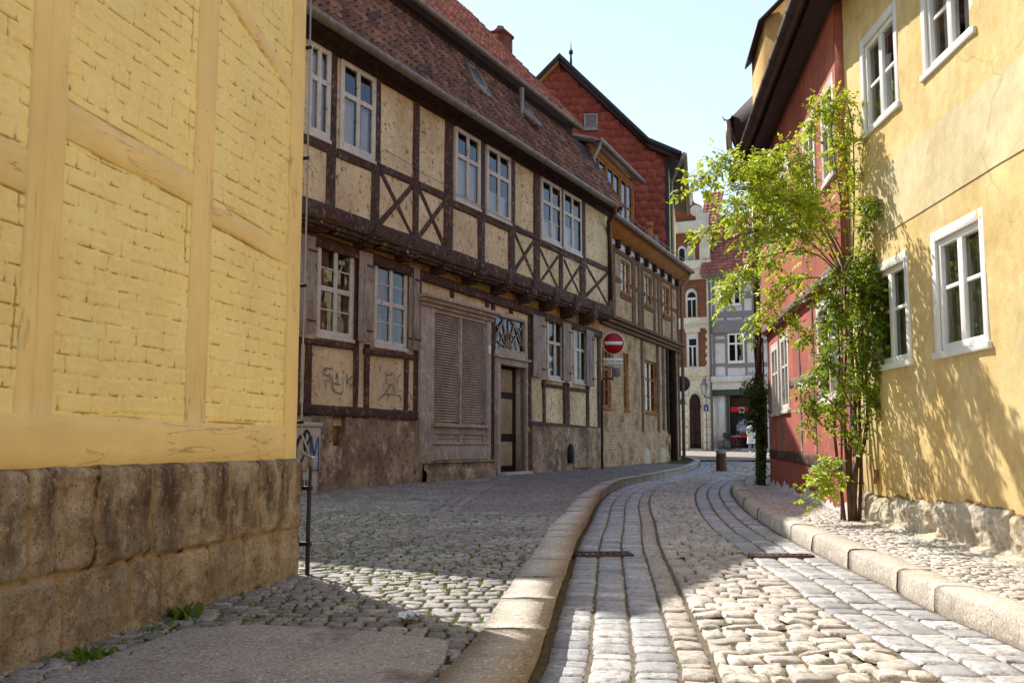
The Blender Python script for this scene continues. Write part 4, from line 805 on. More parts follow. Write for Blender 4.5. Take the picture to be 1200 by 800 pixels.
# eaves, gutter, roofs
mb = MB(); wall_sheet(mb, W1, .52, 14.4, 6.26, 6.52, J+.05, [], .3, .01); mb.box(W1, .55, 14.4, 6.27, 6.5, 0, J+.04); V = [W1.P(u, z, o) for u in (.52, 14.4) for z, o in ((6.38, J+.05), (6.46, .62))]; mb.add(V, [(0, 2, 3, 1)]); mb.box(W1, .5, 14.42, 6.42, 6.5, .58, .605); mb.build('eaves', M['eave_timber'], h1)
gt = MB().gutter(W1.P(.5, 6.46, .68), W1.P(13.75, 6.40, .68), .085); gt.build('gutter', M['zinc'], h1, smooth=False)
mb = MB(); mb.add([W1.P(u, z, o) for u in (.52, 14.45) for z, o in ((6.46, .60), (8.12, -.30), (6.4, -.35))], [(0, 3, 4, 1), (0, 1, 2), (3, 5, 4)]); ro = mb.build('lower_roof', M['eave_timber'], h1)
rt = MB(); tiles(rt, W1, .52, 13.05, .64, 6.47, -.28, 8.13, .155, .21, roll=.042, jit=.009); tiles(rt, W1, 13.05, 14.4, .64, 6.47, .10, 7.44, .155, .21, roll=.042, jit=.009); rt.build('roof_tiles', M['tile_brown'], ro, smooth=False)
mb = MB(); U = np.linspace(.55, 13.0, 200); k = 6; an = np.linspace(0, math.pi, k); UU, AA = np.meshgrid(U, an, indexing='ij'); bu_ = 1+.35*fbm(UU*9, AA, 1); mb.grid(W1.PA(UU.ravel(), (8.12+.06*np.sin(AA)*bu_).ravel(), (-.28+.07*np.cos(AA)*bu_).ravel()).reshape(200, k, 3)); mb.build('ridge_lichen', M['lichen'], ro, smooth=True)
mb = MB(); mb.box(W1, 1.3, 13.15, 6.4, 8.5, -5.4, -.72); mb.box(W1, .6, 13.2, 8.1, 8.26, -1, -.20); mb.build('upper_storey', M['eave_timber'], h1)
mb = MB()
mb.add([W1.P(.45, 8.26, -.05), W1.P(13.22, 8.26, -.05), W1.P(13.22, 11.6, -3.0), W1.P(3.1, 11.6, -3.0), W1.P(1.12, 8.26, -5.9), W1.P(13.22, 8.26, -5.9)], [(0, 1, 2, 3), (0, 3, 4), (4, 3, 2, 5), (1, 5, 2), (0, 4, 5, 1)]); up_ = mb.build('upper_roof', M['slate_soffit'], h1)
rt = MB(); tiles(rt, W1, .45, 13.28, -.02, 8.30, -3.0, 11.66, .18, .26, u0r=3.1, u1r=13.28, roll=.035); rt.build('roof_tiles', M['tile_red'], up_)
MB().gutter(W1.P(.45, 8.30, .03), W1.P(13.25, 8.22, .03), .075).build('gutter', M['zinc'], up_)
cu, ctz = W1.uz(585, 44, -2.3); mb = MB(); V = {}; wb = lambda m_, u0, u1, z0, z1, o0, o1: wall_sheet(m_, Wall(W1.P(u0, 0, o1)[:2], W1.P(u1, 0, o1)[:2]), 0, u1-u0, z0, z1, 0, (), 1, 0, 0, True)
mb = MB(); mb.box(W1, cu-.26, cu+.26, 9.4, ctz, -2.55, -2.05); c_ = mb.build('chimney', M['chimney_brick'], h1)
me = c_.data; at = me.attributes.new('uz', 'FLOAT_VECTOR', 'POINT'); co = np.array([tuple(v.co) for v in me.vertices]); at.data.foreach_set('vector', np.stack([co[:, 0]*.6+co[:, 1]*.9, co[:, 2], 0*co[:, 0]], 1).astype(np.float32).ravel())
mb = MB(); mb.box(W1, cu-.29, cu+.29, ctz, ctz+.08, -2.58, -2.02); mb.build('chimney_cap', M['chimney_brick'], c_); mb = MB().tube([W1.P(cu, ctz+.08, -2.3), W1.P(cu, ctz+.26, -2.3)], .13, 14); mb.build('flue', M['zinc'], c_, smooth=False)
sk = lambda f: (.60-.92*f, 6.50+1.66*f)
def skylight(x, f0, f1_, hw, open_=0.0):
    u = W1.u(x, .2, 120); o0, z0 = sk(f0); o1, z1 = sk(f1_); mb = MB(); nn = np.array([.87, .49])
    for (ua, ub, la, lb, hh) in ((u-hw, u-hw+.05, 0, 1, .115), (u+hw-.05, u+hw, 0, 1, .115), (u-hw, u+hw, 0, .08, .11), (u-hw, u+hw, .92, 1, .11), (u-.02, u+.02, 0, 1, .108)):
        V = []
        for e in (0, 1):
            for l in (la, lb):
                for uu_ in (ua, ub): V.append(W1.P(uu_, z0+(z1-z0)*l+nn[1]*hh*e+open_*(1-l), o0+(o1-o0)*l+nn[0]*hh*e+open_*(1-l)))
        mb.add(V, [(0, 1, 3, 2), (4, 6, 7, 5), (0, 4, 5, 1), (2, 3, 7, 6), (0, 2, 6, 4), (1, 5, 7, 3)])
    s_ = mb.build('skylight', M['zinc'], h1); hh = .098
    MB().add([W1.P(uu_, z0+(z1-z0)*l+nn[1]*hh+open_*(1-l), o0+(o1-o0)*l+nn[0]*hh+open_*(1-l)) for l, uu_ in ((0, u-hw), (0, u+hw), (1, u+hw), (1, u-hw))], [(0, 1, 2, 3)]).build('pane', M['glass'], s_)
skylight(565, .42, .80, .22); skylight(621, .40, .78, .2, .08)
u = W1.u(610, .1, 140); MB().tube([W1.P(u, 7.1, .12), W1.P(u, 8.02, .12)], .055, 10).build('vent_pipe', M['zinc'], h1, smooth=True)
# gutter outlet and swan neck at the right end
mb = MB().tube([W1.P(13.65, 6.36, .68), W1.P(13.70, 6.22, .66), W1.P(13.85, 6.05, .45), W1.P(14.1, 5.92, .36), W1.P(14.18, 5.75, .36), W1.P(14.18, 4.2, .36)], .055, 10); mb.build('downpipe', M['copper_brown'], h1, smooth=True)
# thin cable along the upper facade
mb = MB().tube([W1.P(*W1.uz(x, y, .36), .36) for x, y in ((440, 187), (446, 190), (446, 178), (452, 176), (487, 196), (495, 203), (527, 219), (532, 226), (560, 240), (603, 262), (640, 285), (690, 316))], .006, 5); mb.build('cable', M['zinc'], h1)
# ================================================================== brick infill house
h2 = thing('timber_brick_house', 'weathered tan brick and timber house with slim orange windows, beyond the dark timbered one', 'house', W2.P(4, 0, 0))
L2 = 8.55
def hpx(w, x0, x1, yt, yb, o=0):
    a = w.uz(x0, (yt+yb)/2, o)[0]; b = w.uz(x1, (yt+yb)/2, o)[0]; return [min(a, b), max(a, b), w.uz((x0+x1)/2, yb, o)[1], w.uz((x0+x1)/2, yt, o)[1]]
uw = [hpx(W2, *f) for f in ((703.5, 715.5, 292, 332), (727.5, 738, 302, 342), (755.5, 764, 320, 358), (777, 784.5, 334, 369))]
for h in uw: h[2], h[3] = 4.72, 5.62
gw = [hpx(W2, *f) for f in ((706, 714, 415, 477), (730, 736.5, 408, 478), (756, 769.5, 420, 486))]
for h in gw: h[2], h[3] = 1.62, 3.12
gw[0][1] = max(gw[0][1], gw[0][0]+.7)
dr2 = hpx(W2, 781.5, 791, 410, 541); dr2[2] = .2
mb = MB(); wall_sheet(mb, W2, .0, L2, -.1, 6.2, 0, uw+gw+[dr2], .15, .02, .14, True); mb.build('wall', M['brick_tan'], h2)
mb = MB(); mb.box(W2, .02, L2-.01, -.1, 6.25, -6, -.7); mb.box(W2, L2-.12, L2-.01, -.1, 6.2, -.8, -.02); mb.build('back_wall', M['brick_tan'], h2)
for h in uw: window(h2, W2, h[0]+.01, h[1]-.01, h[2], h[3], 0, .02, .06, [(.5, .06)], [(.35, .02), (.68, .02)], M['orange_wood'], [(0, 1, 0, 1)], .04, cmat=M['blind'])
for h in gw: window(h2, W2, h[0]+.01, h[1]-.01, h[2], h[3], 0, .05, .07, [(.5, .08)], [(.3, .025), (.66, .06)], M['orange_wood'], None, .05)
mb = MB(); mb.box(W2, dr2[0]-.05, dr2[0]+.08, .1, dr2[3], -.1, .06); mb.box(W2, dr2[1]-.1, dr2[1]+.08, .1, dr2[3], -.1, .06); mb.box(W2, dr2[0]-.05, dr2[1]+.08, dr2[3], dr2[3]+.12, -.1, .065); fd2 = mb.build('door_frame', M['door_dark'], h2, bevel=.01)
MB().box(W2, dr2[0], dr2[1], .1, dr2[3], -.5, -.35).build('door', M['door_dark'], h2)
BT = M['brown_timber']
for x0, x1, py in ((718, 722, 400), (741, 745, 340), (748, 751, 340), (752.5, 754.5, 350), (766, 768.5, 350), (771, 773.5, 360), (775, 776.3, 360), (786.5, 788, 360)):
    a, b = W2.u(x0, .02, py), W2.u(x1, .02, py); MB().beam(W2, ((a+b)/2, 3.95), ((a+b)/2, 5.85), b-a, -.1, .025, .006).build('post', BT, h2)
MB().beam(W2, (.1, 3.95), (.1, 5.85), .2, -.1, .025).build('post', BT, h2); MB().beam(W2, (L2-.12, .3), (L2-.12, 5.85), .2, -.1, .022).build('post', BT, h2)
cuts_ = [.2]+[e for h in uw for e in (h[0], h[1])]+[L2-.2]
for a, b in zip(cuts_[::2], cuts_[1::2]): 
    if b-a > .25: MB().beam(W2, (a+.02, 5.0), (b-.02, 5.0), .13, -.1, .02).build('rail', BT, h2)
for h in uw: MB().beam(W2, (h[0]-.06, 4.62), (h[1]+.06, 4.62), .13, -.1, .022).build('rail', BT, h2)
MB().beam(W2, (.0, 5.75), (L2, 5.75), .13, -.1, .03).build('rail', BT, h2)
for i in range(9):
    u = .55+i*(L2-.9)/8; MB().box(W2, u-.07, u+.07, 5.80, 6.02, -.05, .12).build('joist_end', M['door_dark'], h2, bevel=.01)
    if i < 8: MB().box(W2, u+.12, u+(L2-.9)/8-.12, 5.82, 6.0, -.05, .012).build('infill', M['plaster_grey'], h2)
mb = MB(); mb.box(W2, 0, L2+.02, 3.66, 3.74, -.05, .10); mb.box(W2, 0, L2+.02, 3.76, 3.84, -.05, .15); mb.box(W2, 0, L2+.02, 3.86, 3.95, -.05, .20); mb.build('string_beam', BT, h2, bevel=.012)
for x0, x1 in ((752.5, 755), (771, 773.5), (777, 779.5)):
    a, b = W2.u(x0, .02, 480), W2.u(x1, .02, 480); MB().beam(W2, ((a+b)/2, .6), ((a+b)/2, 3.66), b-a, -.1, .025).build('post', BT, h2)
# rubble foot and buttress stones
mb = MB(); U, Zg = np.meshgrid(np.linspace(0, L2-1.6, 90), np.linspace(-.1, 1.15, 20), indexing='ij'); O = .05+.03*fbm(U*3.5, Zg*5, 2)-.03*(Zg > 1.05); mb.grid(W2.PA(U.ravel(), Zg.ravel(), O.ravel()).reshape(90, 20, 3), uz=np.stack([U, Zg, O], -1)); mb.build('stone_foot', M['brick_tan'], h2, smooth=True)
for x in (757, 776): 
    u = W2.u(x, .1, 530); MB().prism(W2, [(u-.32, .1), (u+.32, .1), (u+.3, .42), (u+.14, .62), (u-.14, .62), (u-.3, .42)], -.02, .16).build('corner_stone', M['limestone'], h2, bevel=.05)
# eaves, gutter, railing and roof
mb = MB(); V = [W2.P(u, z, o) for u in (-.05, L2+.25) for z, o in ((6.02, .05), (6.06, .16), (6.30, .34), (6.36, .34), (6.36, -.2))]; mb.add(V, [(0, 1, 6, 5), (1, 2, 7, 6), (2, 3, 8, 7), (3, 4, 9, 8), (4, 3, 2, 1, 0), (5, 6, 7, 8, 9)]); mb.build('eaves', M['orange_wood'], h2)
MB().gutter(W2.P(-.1, 6.36, .43), W2.P(L2+.3, 6.36, .43), .085).build('gutter', M['zinc'], h2)
mb = MB(); mb.add([W2.P(u, z, o) for u in (0, L2+.2) for z, o in ((6.38, .38), (6.75, -2.6), (6.75, -6), (6.2, -6))], [(0, 1, 5, 4), (1, 2, 6, 5), (2, 3, 7, 6), (0, 3, 2, 1), (4, 5, 6, 7)]); mb.build('roof', M['zinc'], h2)
mb = MB()
for k in range(9): 
    u = 2.2+k*.78; mb.tube([W2.P(u, 6.4, .2), W2.P(u, 6.74, .2)], .012, 5)
for z in (6.5, 6.62, 6.74): mb.tube([W2.P(2.0, z, .2), W2.P(L2+.1, z, .2)], .012, 5)
mb.build('railing', M['zinc'], h2)
mb = MB().tube([W2.P(6.6, 6.4, -.4), W2.P(6.6, 7.45, -.4)], .09, 10); mb.tube([W2.P(6.6, 7.45, -.4), W2.P(6.6, 7.6, -.4)], .12, 10); mb.build('vent_pipe', M['terracotta'], h2); MB().tube([W2.P(6.95, 6.4, -.3), W2.P(6.95, 7.25, -.3)], .07, 10).build('vent_pipe', M['zinc'], h2)
mb = MB().tube([W2.P(L2+.08, 6.3, .43), W2.P(L2+.06, 6.1, .32), W2.P(L2+.03, 5.85, .12), W2.P(L2+.03, .35, .10)], .055, 10); mb.build('downpipe', M['zinc'], h2, smooth=True)
# dormer with the orange window band at the left end of this roof
WD = Wall(W2.P(0, 0, -.25)[:2], W2.P(1, 0, -.25)[:2])
dl, drt = WD.u(693, 0, 210), WD.u(741, 0, 240); zt, zb = WD.uz(693, 172, 0)[1], WD.uz(716, 240, 0)[1]; zb = 6.35
dn = thing('dormer', 'orange wooden dormer with a band of small windows above the end of the mansard roof', 'dormer', WD.P(dl, 6.3, 0))
mb = MB(); mb.box(WD, dl, drt, zb, zt+.1, -3, -.12); mb.build('cheek', M['door_dark'], dn)
mb = MB(); mb.box(WD, dl, drt, zt-.12, zt+.1, -.12, .03); mb.box(WD, dl, drt, zb, zb+.3, -.12, .02); ft_ = mb.build('fascia', M['orange_wood'], dn)
nw = 3; ww = (drt-dl)/nw
for i in range(nw): window(dn, WD, dl+i*ww+.03, dl+(i+1)*ww-.03, zb+.3, zt-.12, 0, -.01, .06, [(.5, .07)], [(.5, .035)], M['orange_wood'], None, 0)
for i in range(nw+1): MB().box(WD, dl+i*ww-.04, dl+i*ww+.04, zb+.3, zt-.12, -.12, .035).build('post', M['orange_wood'], dn)
mb = MB(); V = [WD.P(u, z, o) for u in (dl-.25, drt+.22) for z, o in ((zt+.08, .17), (zt+.16, .17), (zt+1.0, -2.6), (zt+.88, -2.6))]; mb.add(V, [(0, 3, 2, 1), (4, 5, 6, 7), (1, 2, 6, 5), (0, 1, 5, 4), (0, 4, 7, 3)]); mb.build('roof', M['zinc'], dn)
MB().gutter(WD.P(dl-.2, zt+.15, .25), WD.P(drt+.35, zt+.11, .25), .08).build('gutter', M['zinc'], dn)
MB().tube([WD.P(dl-.05, zt+.08, .25), WD.P(dl-.08, zt-.1, .22), WD.P(dl-.16, zt-.35, .12), WD.P(dl-.18, zt-.5, .10), WD.P(dl-.18, zb-.1, .10)], .05, 8).build('downpipe', M['zinc'], dn, smooth=True)

# ================================================================== red shingled gable house
YG = 31.65
h3 = thing('gable_house', 'tall house with a gable of dark red scalloped shingles and a small square window', 'house', (1.6, 34, 0))
W3 = Wall((-6, YG), (5.15, YG)); q3 = lambda x, y: W3.uz(x, y, 0)
ap = q3(655, 72); ev = q3(787, 184); uE = 11.15; ev = (uE, ev[1]); kn = q3(770, 172); lf3 = (ap[0]-4.6, ap[1]-4.9)
prof = [(ap[0]-7, ap[1]-7.4), ap, (kn[0]-.3, kn[1]+.15), (uE, ev[1]-.05)]
mb = MB(); mb.prism(W3, [(ap[0]-7, 0), (uE, 0), (uE, ev[1]), (kn[0]-.3, kn[1]), ap, (ap[0]-7, ap[1]-7.4)], -.3, -.03); mb.build('gable_wall', M['tile_gable'], h3)
mb = MB(); z = 5.2; tw, th = .30, .27; k = 0
while z < ap[1]:
    u = ap[0]-7+(k % 2)*tw*.5
    while u < uE-.02:
        uc = u+tw/2; zr_ = z+th*.6
        lim = np.interp(uc, [ap[0]-7, ap[0], kn[0]-.3, uE], [ap[1]-7.4, ap[1], kn[1], ev[1]])
        if zr_ < lim-.1 and uc+tw*.3 < uE:
            a, b = u+.004, min(u+tw-.004, uE); n = 7; lo = [(a+(b-a)*i/n, z-.05*math.sin(math.pi*i/n)) for i in range(n+1)]; topz = min(z+th+.03, lim)
            j = random.uniform(0, .006); V = [W3.P(x, y, .012+j) for x, y in lo]+[W3.P(b, topz, .0), W3.P(a, topz, .0)]+[W3.P(x, y, -.002) for x, y in lo]
            mb.add(V, [tuple(range(n+3))]+[(i, n+3+i, n+4+i, i+1) for i in range(n)])
        u += tw
    z += th; k += 1
mb.build('shingles', M['tile_gable'], h3)
a, b = q3(684, 134), q3(700.5, 152.5); window(h3, W3, a[0], b[0], b[1], a[1], .06, -.02, .07, [], [], M['zinc'], None, .06, dep=.04, room=False)
# side wall towards the street, roof
W3s = Wall((5.15, YG), (6.75, YG+8.2)); mb = MB(); mb.box(W3s, .35, W3s.L, 0, ev[1]-.1, -2, 0); mb.build('side_wall', M['plaster_pale_yellow'], h3)
mb = MB(); mb.box(W3s, -.03, .36, 0, ev[1]-.1, -.1, .012); mb.build('corner_trim', M['iron'], h3)
dS = (W3s.d[0], W3s.d[1]); ext = .35
def rpt(u, z, back): p = W3.P(u, z, .28); return (p[0]+dS[0]*back, p[1]+dS[1]*back, z)
mb = MB(); pr = [(ap[0]-7.2, ap[1]-7.5), (ap[0], ap[1]+.12), (kn[0]-.3, kn[1]+.16), (uE+.42, ev[1]+.05)]
th_ = .16; V = []
for back in (0, 8.4):
    for u, z in pr: V.append(rpt(u, z+.06, back)); V.append(rpt(u, z-.1, back))
F = []
for i in range(3): a = 2*i; F += [(a, a+8, a+10, a+2), (a+1, a+3, a+11, a+9), (a, a+2, a+3, a+1), (a+8, a+9, a+11, a+10)]
F += [(6, 14, 15, 7), (0, 1, 9, 8)]; mb.add(V, F); mb.build('roof', M['iron'], h3)
mb = MB(); 
for i in range(3):
    (ua, za), (ub, zb_) = pr[i], pr[i+1]; mb.prism(W3, [(ua, za-.24), (ub, zb_-.24), (ub, zb_-.09), (ua, za-.09)], -.02, .20)
mb.build('verge_board', M['slate_soffit'], h3); mb = MB(); (ua, za), (ub, zb_) = pr[0], pr[1]; mb.prism(W3, [(ua, za-.30), (ub-.02, zb_-.30), (ub-.02, zb_-.16), (ua, za-.16)], -.02, .21); mb.build('verge_lining', M['orange_wood'], h3)
e0 = rpt(uE+.5, ev[1]+.06, -.05); e1 = rpt(uE+.5, ev[1]+.02, 8.45); MB().gutter(e0, e1, .09).build('gutter', M['zinc'], h3)
mb = MB().tube([e0, (e0[0]-.08, e0[1]+.15, e0[2]-.25), W3s.P(.35, ev[1]-.75, .1), W3s.P(.35, ev[1]-1.2, .1), W3s.P(.35, .3, .1)], .055, 8); mb.build('downpipe', M['zinc'], h3, smooth=True)
fx = ray(669, 60); Yf = 38; mb = MB().tube([(fx[0]*Yf, Yf, 12.2), (fx[0]*Yf, Yf, 13.6), (fx[0]*Yf, Yf, EYE+ray(669, 72)[1]*Yf), (fx[0]*Yf, Yf, EYE+ray(669, 49)[1]*Yf)], [.10, .09, .05, .012], 8)
zz_ = EYE+ray(669, 61.5)[1]*Yf; mb.tube([(fx[0]*Yf, Yf, zz_-.12), (fx[0]*Yf, Yf, zz_-.06), (fx[0]*Yf, Yf, zz_+.06), (fx[0]*Yf, Yf, zz_+.12)], [.03, .085, .085, .03], 8); mb.build('finial', M['iron'], h3, smooth=True)

# ================================================================== far buildings closing the street
YF = 50.; P0 = (ray(833.5, 420)[0]*YF, YF); dF = (.906, -.42)
WF = Wall((P0[0]-9*dF[0], P0[1]-9*dF[1]), (P0[0]+8*dF[0], P0[1]+8*dF[1])); qF = lambda x, y, o=0: WF.uz(x, y, o)
f1_ = thing('brick_townhouse', 'red brick town house with cream trim and arched brown door, far end', 'house', WF.P(6, .4, 0))
uR = 9.0; zg = .3; zGF = qF(815, 438)[1]; zT = qF(815, 316)[1]; zT2 = qF(810, 264)[1]; uL = qF(775, 400)[0]
def sheet(w, u0, u1, z0, z1, o, mat, name, par, th=.3):
    mb = MB(); wall_sheet(mb, w, u0, u1, z0, z1, o, (), 2., 0, 0, True); mb.box(w, u0+.002, u1-.002, z0, z1-.002, o-th, o-.003); return mb.build(name, mat, par)
sheet(WF, uL, uR, zg-.3, zGF, 0, M['stone_cream'], 'ground_floor', f1_, 5); sheet(WF, uL, uR, zGF, zT, -.03, M['brick_rust'], 'brick_wall', f1_, 5)
SCm = M['stone_cream']; sheet(WF, uL, qF(829.5, 290)[0], zT, zT2, -.05, M['brick_rust'], 'brick_wall', f1_, 5)
mb = MB()
for y0_, y1, o in ((431, 440, .16), (438, 444, .08), (374, 379, .07), (312, 326, .12), (308, 313, .26), (380, 384, .03)): mb.pbox(WF, 775, y0_, 833, y1, -.1, o)
mb.pbox(WF, 827.3, 324, 833, 374, -.1, .03)
for k in range(11): mb.pbox(WF, 828.3 if k % 2 else 826.8, 382+k*4.5, 833, 386.2+k*4.5, -.1, .045)
mb.pbox(WF, 775, 262, 828, 270, -.1, .2); mb.pbox(WF, 819, 270, 832, 312, -.1, .05)
mb.build('stone_trim', SCm, f1_, bevel=.02)
for x0, x1 in ((796, 807), (824.5, 833)):
    mb = MB()
    for k in range(9): mb.pbox(WF, x0, 446+k*9.2, x1, 453.8+k*9.2, -.1, .07 if k < 5 else .1)
    mb.build('rusticated_pier', SCm, f1_, bevel=.03)
def arch(w, x0, x1, yt, yb, o, seg=10, pointed=.0):
    a = w.uz(x0, yb, o)[0]; b = w.uz(x1, yb, o)[0]; zb = w.uz((x0+x1)/2, yb, o)[1]; zt = w.uz((x0+x1)/2, yt, o)[1]; r = (b-a)/2; rz = r*(1.15+pointed); zs = zt-rz
    return [(a, zb), (b, zb)]+[((a+b)/2+r*math.cos(t), zs+rz*math.sin(t)) for t in np.linspace(0, math.pi, seg)]
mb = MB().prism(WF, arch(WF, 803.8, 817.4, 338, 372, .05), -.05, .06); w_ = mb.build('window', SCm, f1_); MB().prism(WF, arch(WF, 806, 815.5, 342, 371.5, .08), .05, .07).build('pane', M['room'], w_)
mb = MB(); mb.pbox(WF, 810.2, 350, 811.4, 371, .06, .09); mb.pbox(WF, 805.5, 349, 816, 351, .06, .088); mb.build('frame', M['frame_white'], w_)
mb = MB(); mb.pbox(WF, 804, 388, 818.6, 433, -.05, .06); mb.pbox(WF, 802.5, 384.5, 820, 389, -.05, .16); w_ = mb.build('window', SCm, f1_, bevel=.02); mb = MB(); mb.pbox(WF, 806.3, 396, 817, 431, .03, .085); mb.build('frame', M['frame_white'], w_)
mb = MB(); mb.pbox(WF, 807.4, 406.5, 811, 429, .04, .092); mb.pbox(WF, 812.2, 406.5, 816, 429, .04, .092); mb.pbox(WF, 807.4, 397.2, 816, 404.5, .04, .092); mb.build('pane', M['room'], w_)
for x0, x1 in ((796, 802.5), (806, 813)):
    mb = MB().prism(WF, arch(WF, x0-1.5, x1+1.5, 288, 312, .05), -.06, .05); w_ = mb.build('window', SCm, f1_); MB().prism(WF, arch(WF, x0, x1, 291, 311, .06), .03, .06).build('pane', M['glass'] if x0 > 800 else M['room'], w_)
dp = [(p[0], p[1]) for p in arch(WF, 807, 823.5, 458, 525, .06, 14, .5)]; mb = MB().prism(WF, dp, -.05, .05); d_ = mb.build('door', SCm, f1_)
mb = MB().prism(WF, arch(WF, 808.7, 821.8, 461, 525, .06, 14, .5), .02, .06); dd = mb.build('door_leaf', M['door_dark'], d_); mb = MB()
for x0, x1 in ((810, 814.6), (816, 820.6)):
    for y0_, y1 in ((479, 490), (492, 506), (508, 521)): mb.pbox(WF, x0, y0_, x1, y1, .05, .085)
mb.pbox(WF, 808.7, 474.5, 821.8, 477, .05, .1); mb.build('door_panel', M['door_dark'], d_, bevel=.02)
# stepped, scrolled gable
mb = MB(); gpts = [qF(775, 264), qF(828, 264), qF(827, 250), qF(821, 249), qF(820, 240), qF(811, 236), qF(808, 226), qF(809, 222), qF(800, 220), qF(775, 219)]; mb.prism(WF, gpts, -.5, -.04); mb.build('gable', M['brick_rust'], f1_)
me = f1_.children[-1].data; at = me.attributes.new('uz', 'FLOAT_VECTOR', 'POINT'); at.data.foreach_set('vector', np.array([(v.co.x+v.co.y*.4, v.co.z, 0) for v in me.vertices], np.float32).ravel())
mb = MB(); mb.pbox(WF, 815, 250, 829, 265, -.3, .1); mb.pbox(WF, 804, 221, 810.5, 240, -.3, .08); mb.disc(WF, qF(815.5, 245)[0], qF(815, 247)[1], .30, -.3, .07); mb.pbox(WF, 803, 219, 811.5, 223, -.3, .16); mb.build('gable_scroll', SCm, f1_, bevel=.03)
mb = MB().add([WF.P(u, z, o) for u, z, o in ((qF(812, 240)[0], qF(812, 245)[1], -.6), (uR+.3, zT+.2, -.4), (uR+.3, zT+.2+1.6, -4), (qF(812, 240)[0], qF(812, 238)[1]+.6, -4))], [(0, 1, 2, 3)]); rf = mb.build('roof', M['tile_far'], f1_)
rt = MB(); tiles(rt, WF, qF(813, 262)[0], uR+.35, -.35, zT2-.6, -3, zT2+2.4, .24, .28); rt.build('roof_tiles', M['tile_far'], rf)
# grey timbered shop house
f2 = thing('shop_house', 'grey timbered white house with green shopfront and red shop sign, far end', 'house', WF.P(11, .4, 0))
u2 = uR+.02; uE2 = 14.6; zS = qF(860, 440)[1]; zE = qF(850, 319)[1]
sheet(WF, u2, uE2, zg-.3, zS, .0, M['plaster_pale_yellow'], 'ground_floor', f2, 5).data.materials[0] = M['plaster_grey']
sheet(WF, u2, uE2, zS, zE, .06, M['plaster_grey'], 'wall', f2, 5)
GT = M['grey_timber']
def gb(x0, y0_, x1, y1, o=.10): MB().pbox(WF, x0, y0_, x1, y1, .02, o).build('timber', GT, f2, bevel=.01)
for x0, x1 in ((833.8, 837.6), (847.2, 851), (868.5, 872), (880, 883.5), (899, 903)): gb(x0, 322, x1, 378)
for y0_, y1 in ((318, 326), (344, 347.5), (366, 369)): gb(834, y0_, 905, y1, .105)
for y0_, y1 in ((376, 387), ): gb(832.5, y0_, 906, y1, .2)
for x0, x1 in ((834.5, 838.5), (849, 852.5), (872.5, 876), (885, 888.5), (899, 903)): gb(x0, 387, x1, 442)
for y0_, y1 in ((388, 393), (398, 401), (426, 429)): gb(834.5, y0_, 853, y1, .105); gb(872, y0_, 905, y1, .105)
gb(849, 426, 905, 429, .104)
for x0, x1, yt, yb in ((852, 868, 332, 358), (853.5, 872, 390, 425)):
    a = qF(x0, yb, .1); b = qF(x1, yt, .1); window(f2, WF, a[0], b[0], a[1], b[1], .10, -.04, .08, [(.5, .10)], [(.66, .09)], M['frame_white'], None, .06, room=False)
    MB().box(WF, a[0]+.03, b[0]-.03, a[1]+.03, b[1]-.03, .05, .075).build('recess', M['room'], f2.children[-1])
mb = MB(); mb.pbox(WF, 833, 441, 906, 446, -.1, .4); mb.pbox(WF, 834, 445, 906, 455, -.1, .28); mb.build('fascia', M['plaster_grey'], f2, bevel=.03)
mb = MB(); mb.pbox(WF, 834, 454.5, 906, 462, -.1, .22); mb.pbox(WF, 850.5, 461, 854.6, 516, -.1, .14); mb.build('shop_frame', M['green_paint'], f2, bevel=.02)
MB().pbox(WF, 841.5, 462, 850.4, 516, -.1, .10).build('pillar', M['plaster_grey'], f2); 
mb = MB(); mb.pbox(WF, 854.7, 461.5, 900, 525, -.1, .03); bk = mb.build('shop_front', M['door_dark'], f2)
mb = MB(); mb.pbox(WF, 857, 482, 882.5, 511, -.0, .05); sw = mb.build('shop_window', M['room'], f2); mb = MB(); mb.pbox(WF, 856, 510, 889, 513, .0, .12); mb.pbox(WF, 882.5, 482, 884, 511, .0, .1); mb.build('sill', M['shop_red'], sw)
mb = MB(); mb.pbox(WF, 856, 476.5, 890.5, 482.3, .02, .13); sb = mb.build('shop_sign', M['shop_red'], f2)
mb = MB(); mb.pbox(WF, 866, 477.2, 872.6, 484, .1, .14); mb.build('sign_plate', M['plaster_grey'], sb); mb = MB(); mb.pbox(WF, 866.6, 479.2, 872, 480.1, .1, .146); mb.pbox(WF, 866.6, 481.2, 872, 482, .1, .146); mb.build('sign_mark', M['sign_grey'], sb)
mb = MB(); mb.pbox(WF, 863, 497.5, 880.5, 510, .04, .07); c0 = qF(865.5, 497.5, .07); c1 = qF(878.5, 492.5, .07); mb.prism(WF, [(qF(864, 497)[0], c0[1]), (qF(880, 497)[0], c0[1]), (qF(876, 495)[0], c1[1]), (qF(868, 495)[0], c1[1])], .04, .068); mb.pbox(WF, 870, 491, 874, 494, .04, .066); mb.build('emblem', M['steel'], sw)
MB().pbox(WF, 833.5, 462, 841.4, 525, -.1, .02).build('wall_panel', M['plaster_grey'], f2); MB().pbox(WF, 841.5, 516, 856, 526, -.1, .09).build('plinth', M['sign_grey'], f2)
mb = MB(); ue0 = qF(820, 321, .7)[0]; zE0 = qF(835, 320, .6)[1]
tiles(mb, WF, ue0, uE2+1, .75, zE0, -2.2, zE0+3.6, .22, .26); rr = mb.build('roof', M['tile_far'], f2); mb = MB(); mb.add([WF.P(u, z, o) for u in (ue0, uE2+1) for z, o in ((zE0-.02, .7), (zE0+3.55, -2.2), (zE0-.3, -2.2), (zE0-.15, .3))], [(0, 1, 5, 4), (0, 4, 7, 3), (3, 7, 6, 2), (0, 3, 2, 1), (4, 5, 6, 7)]); mb.build('eaves', GT, rr)
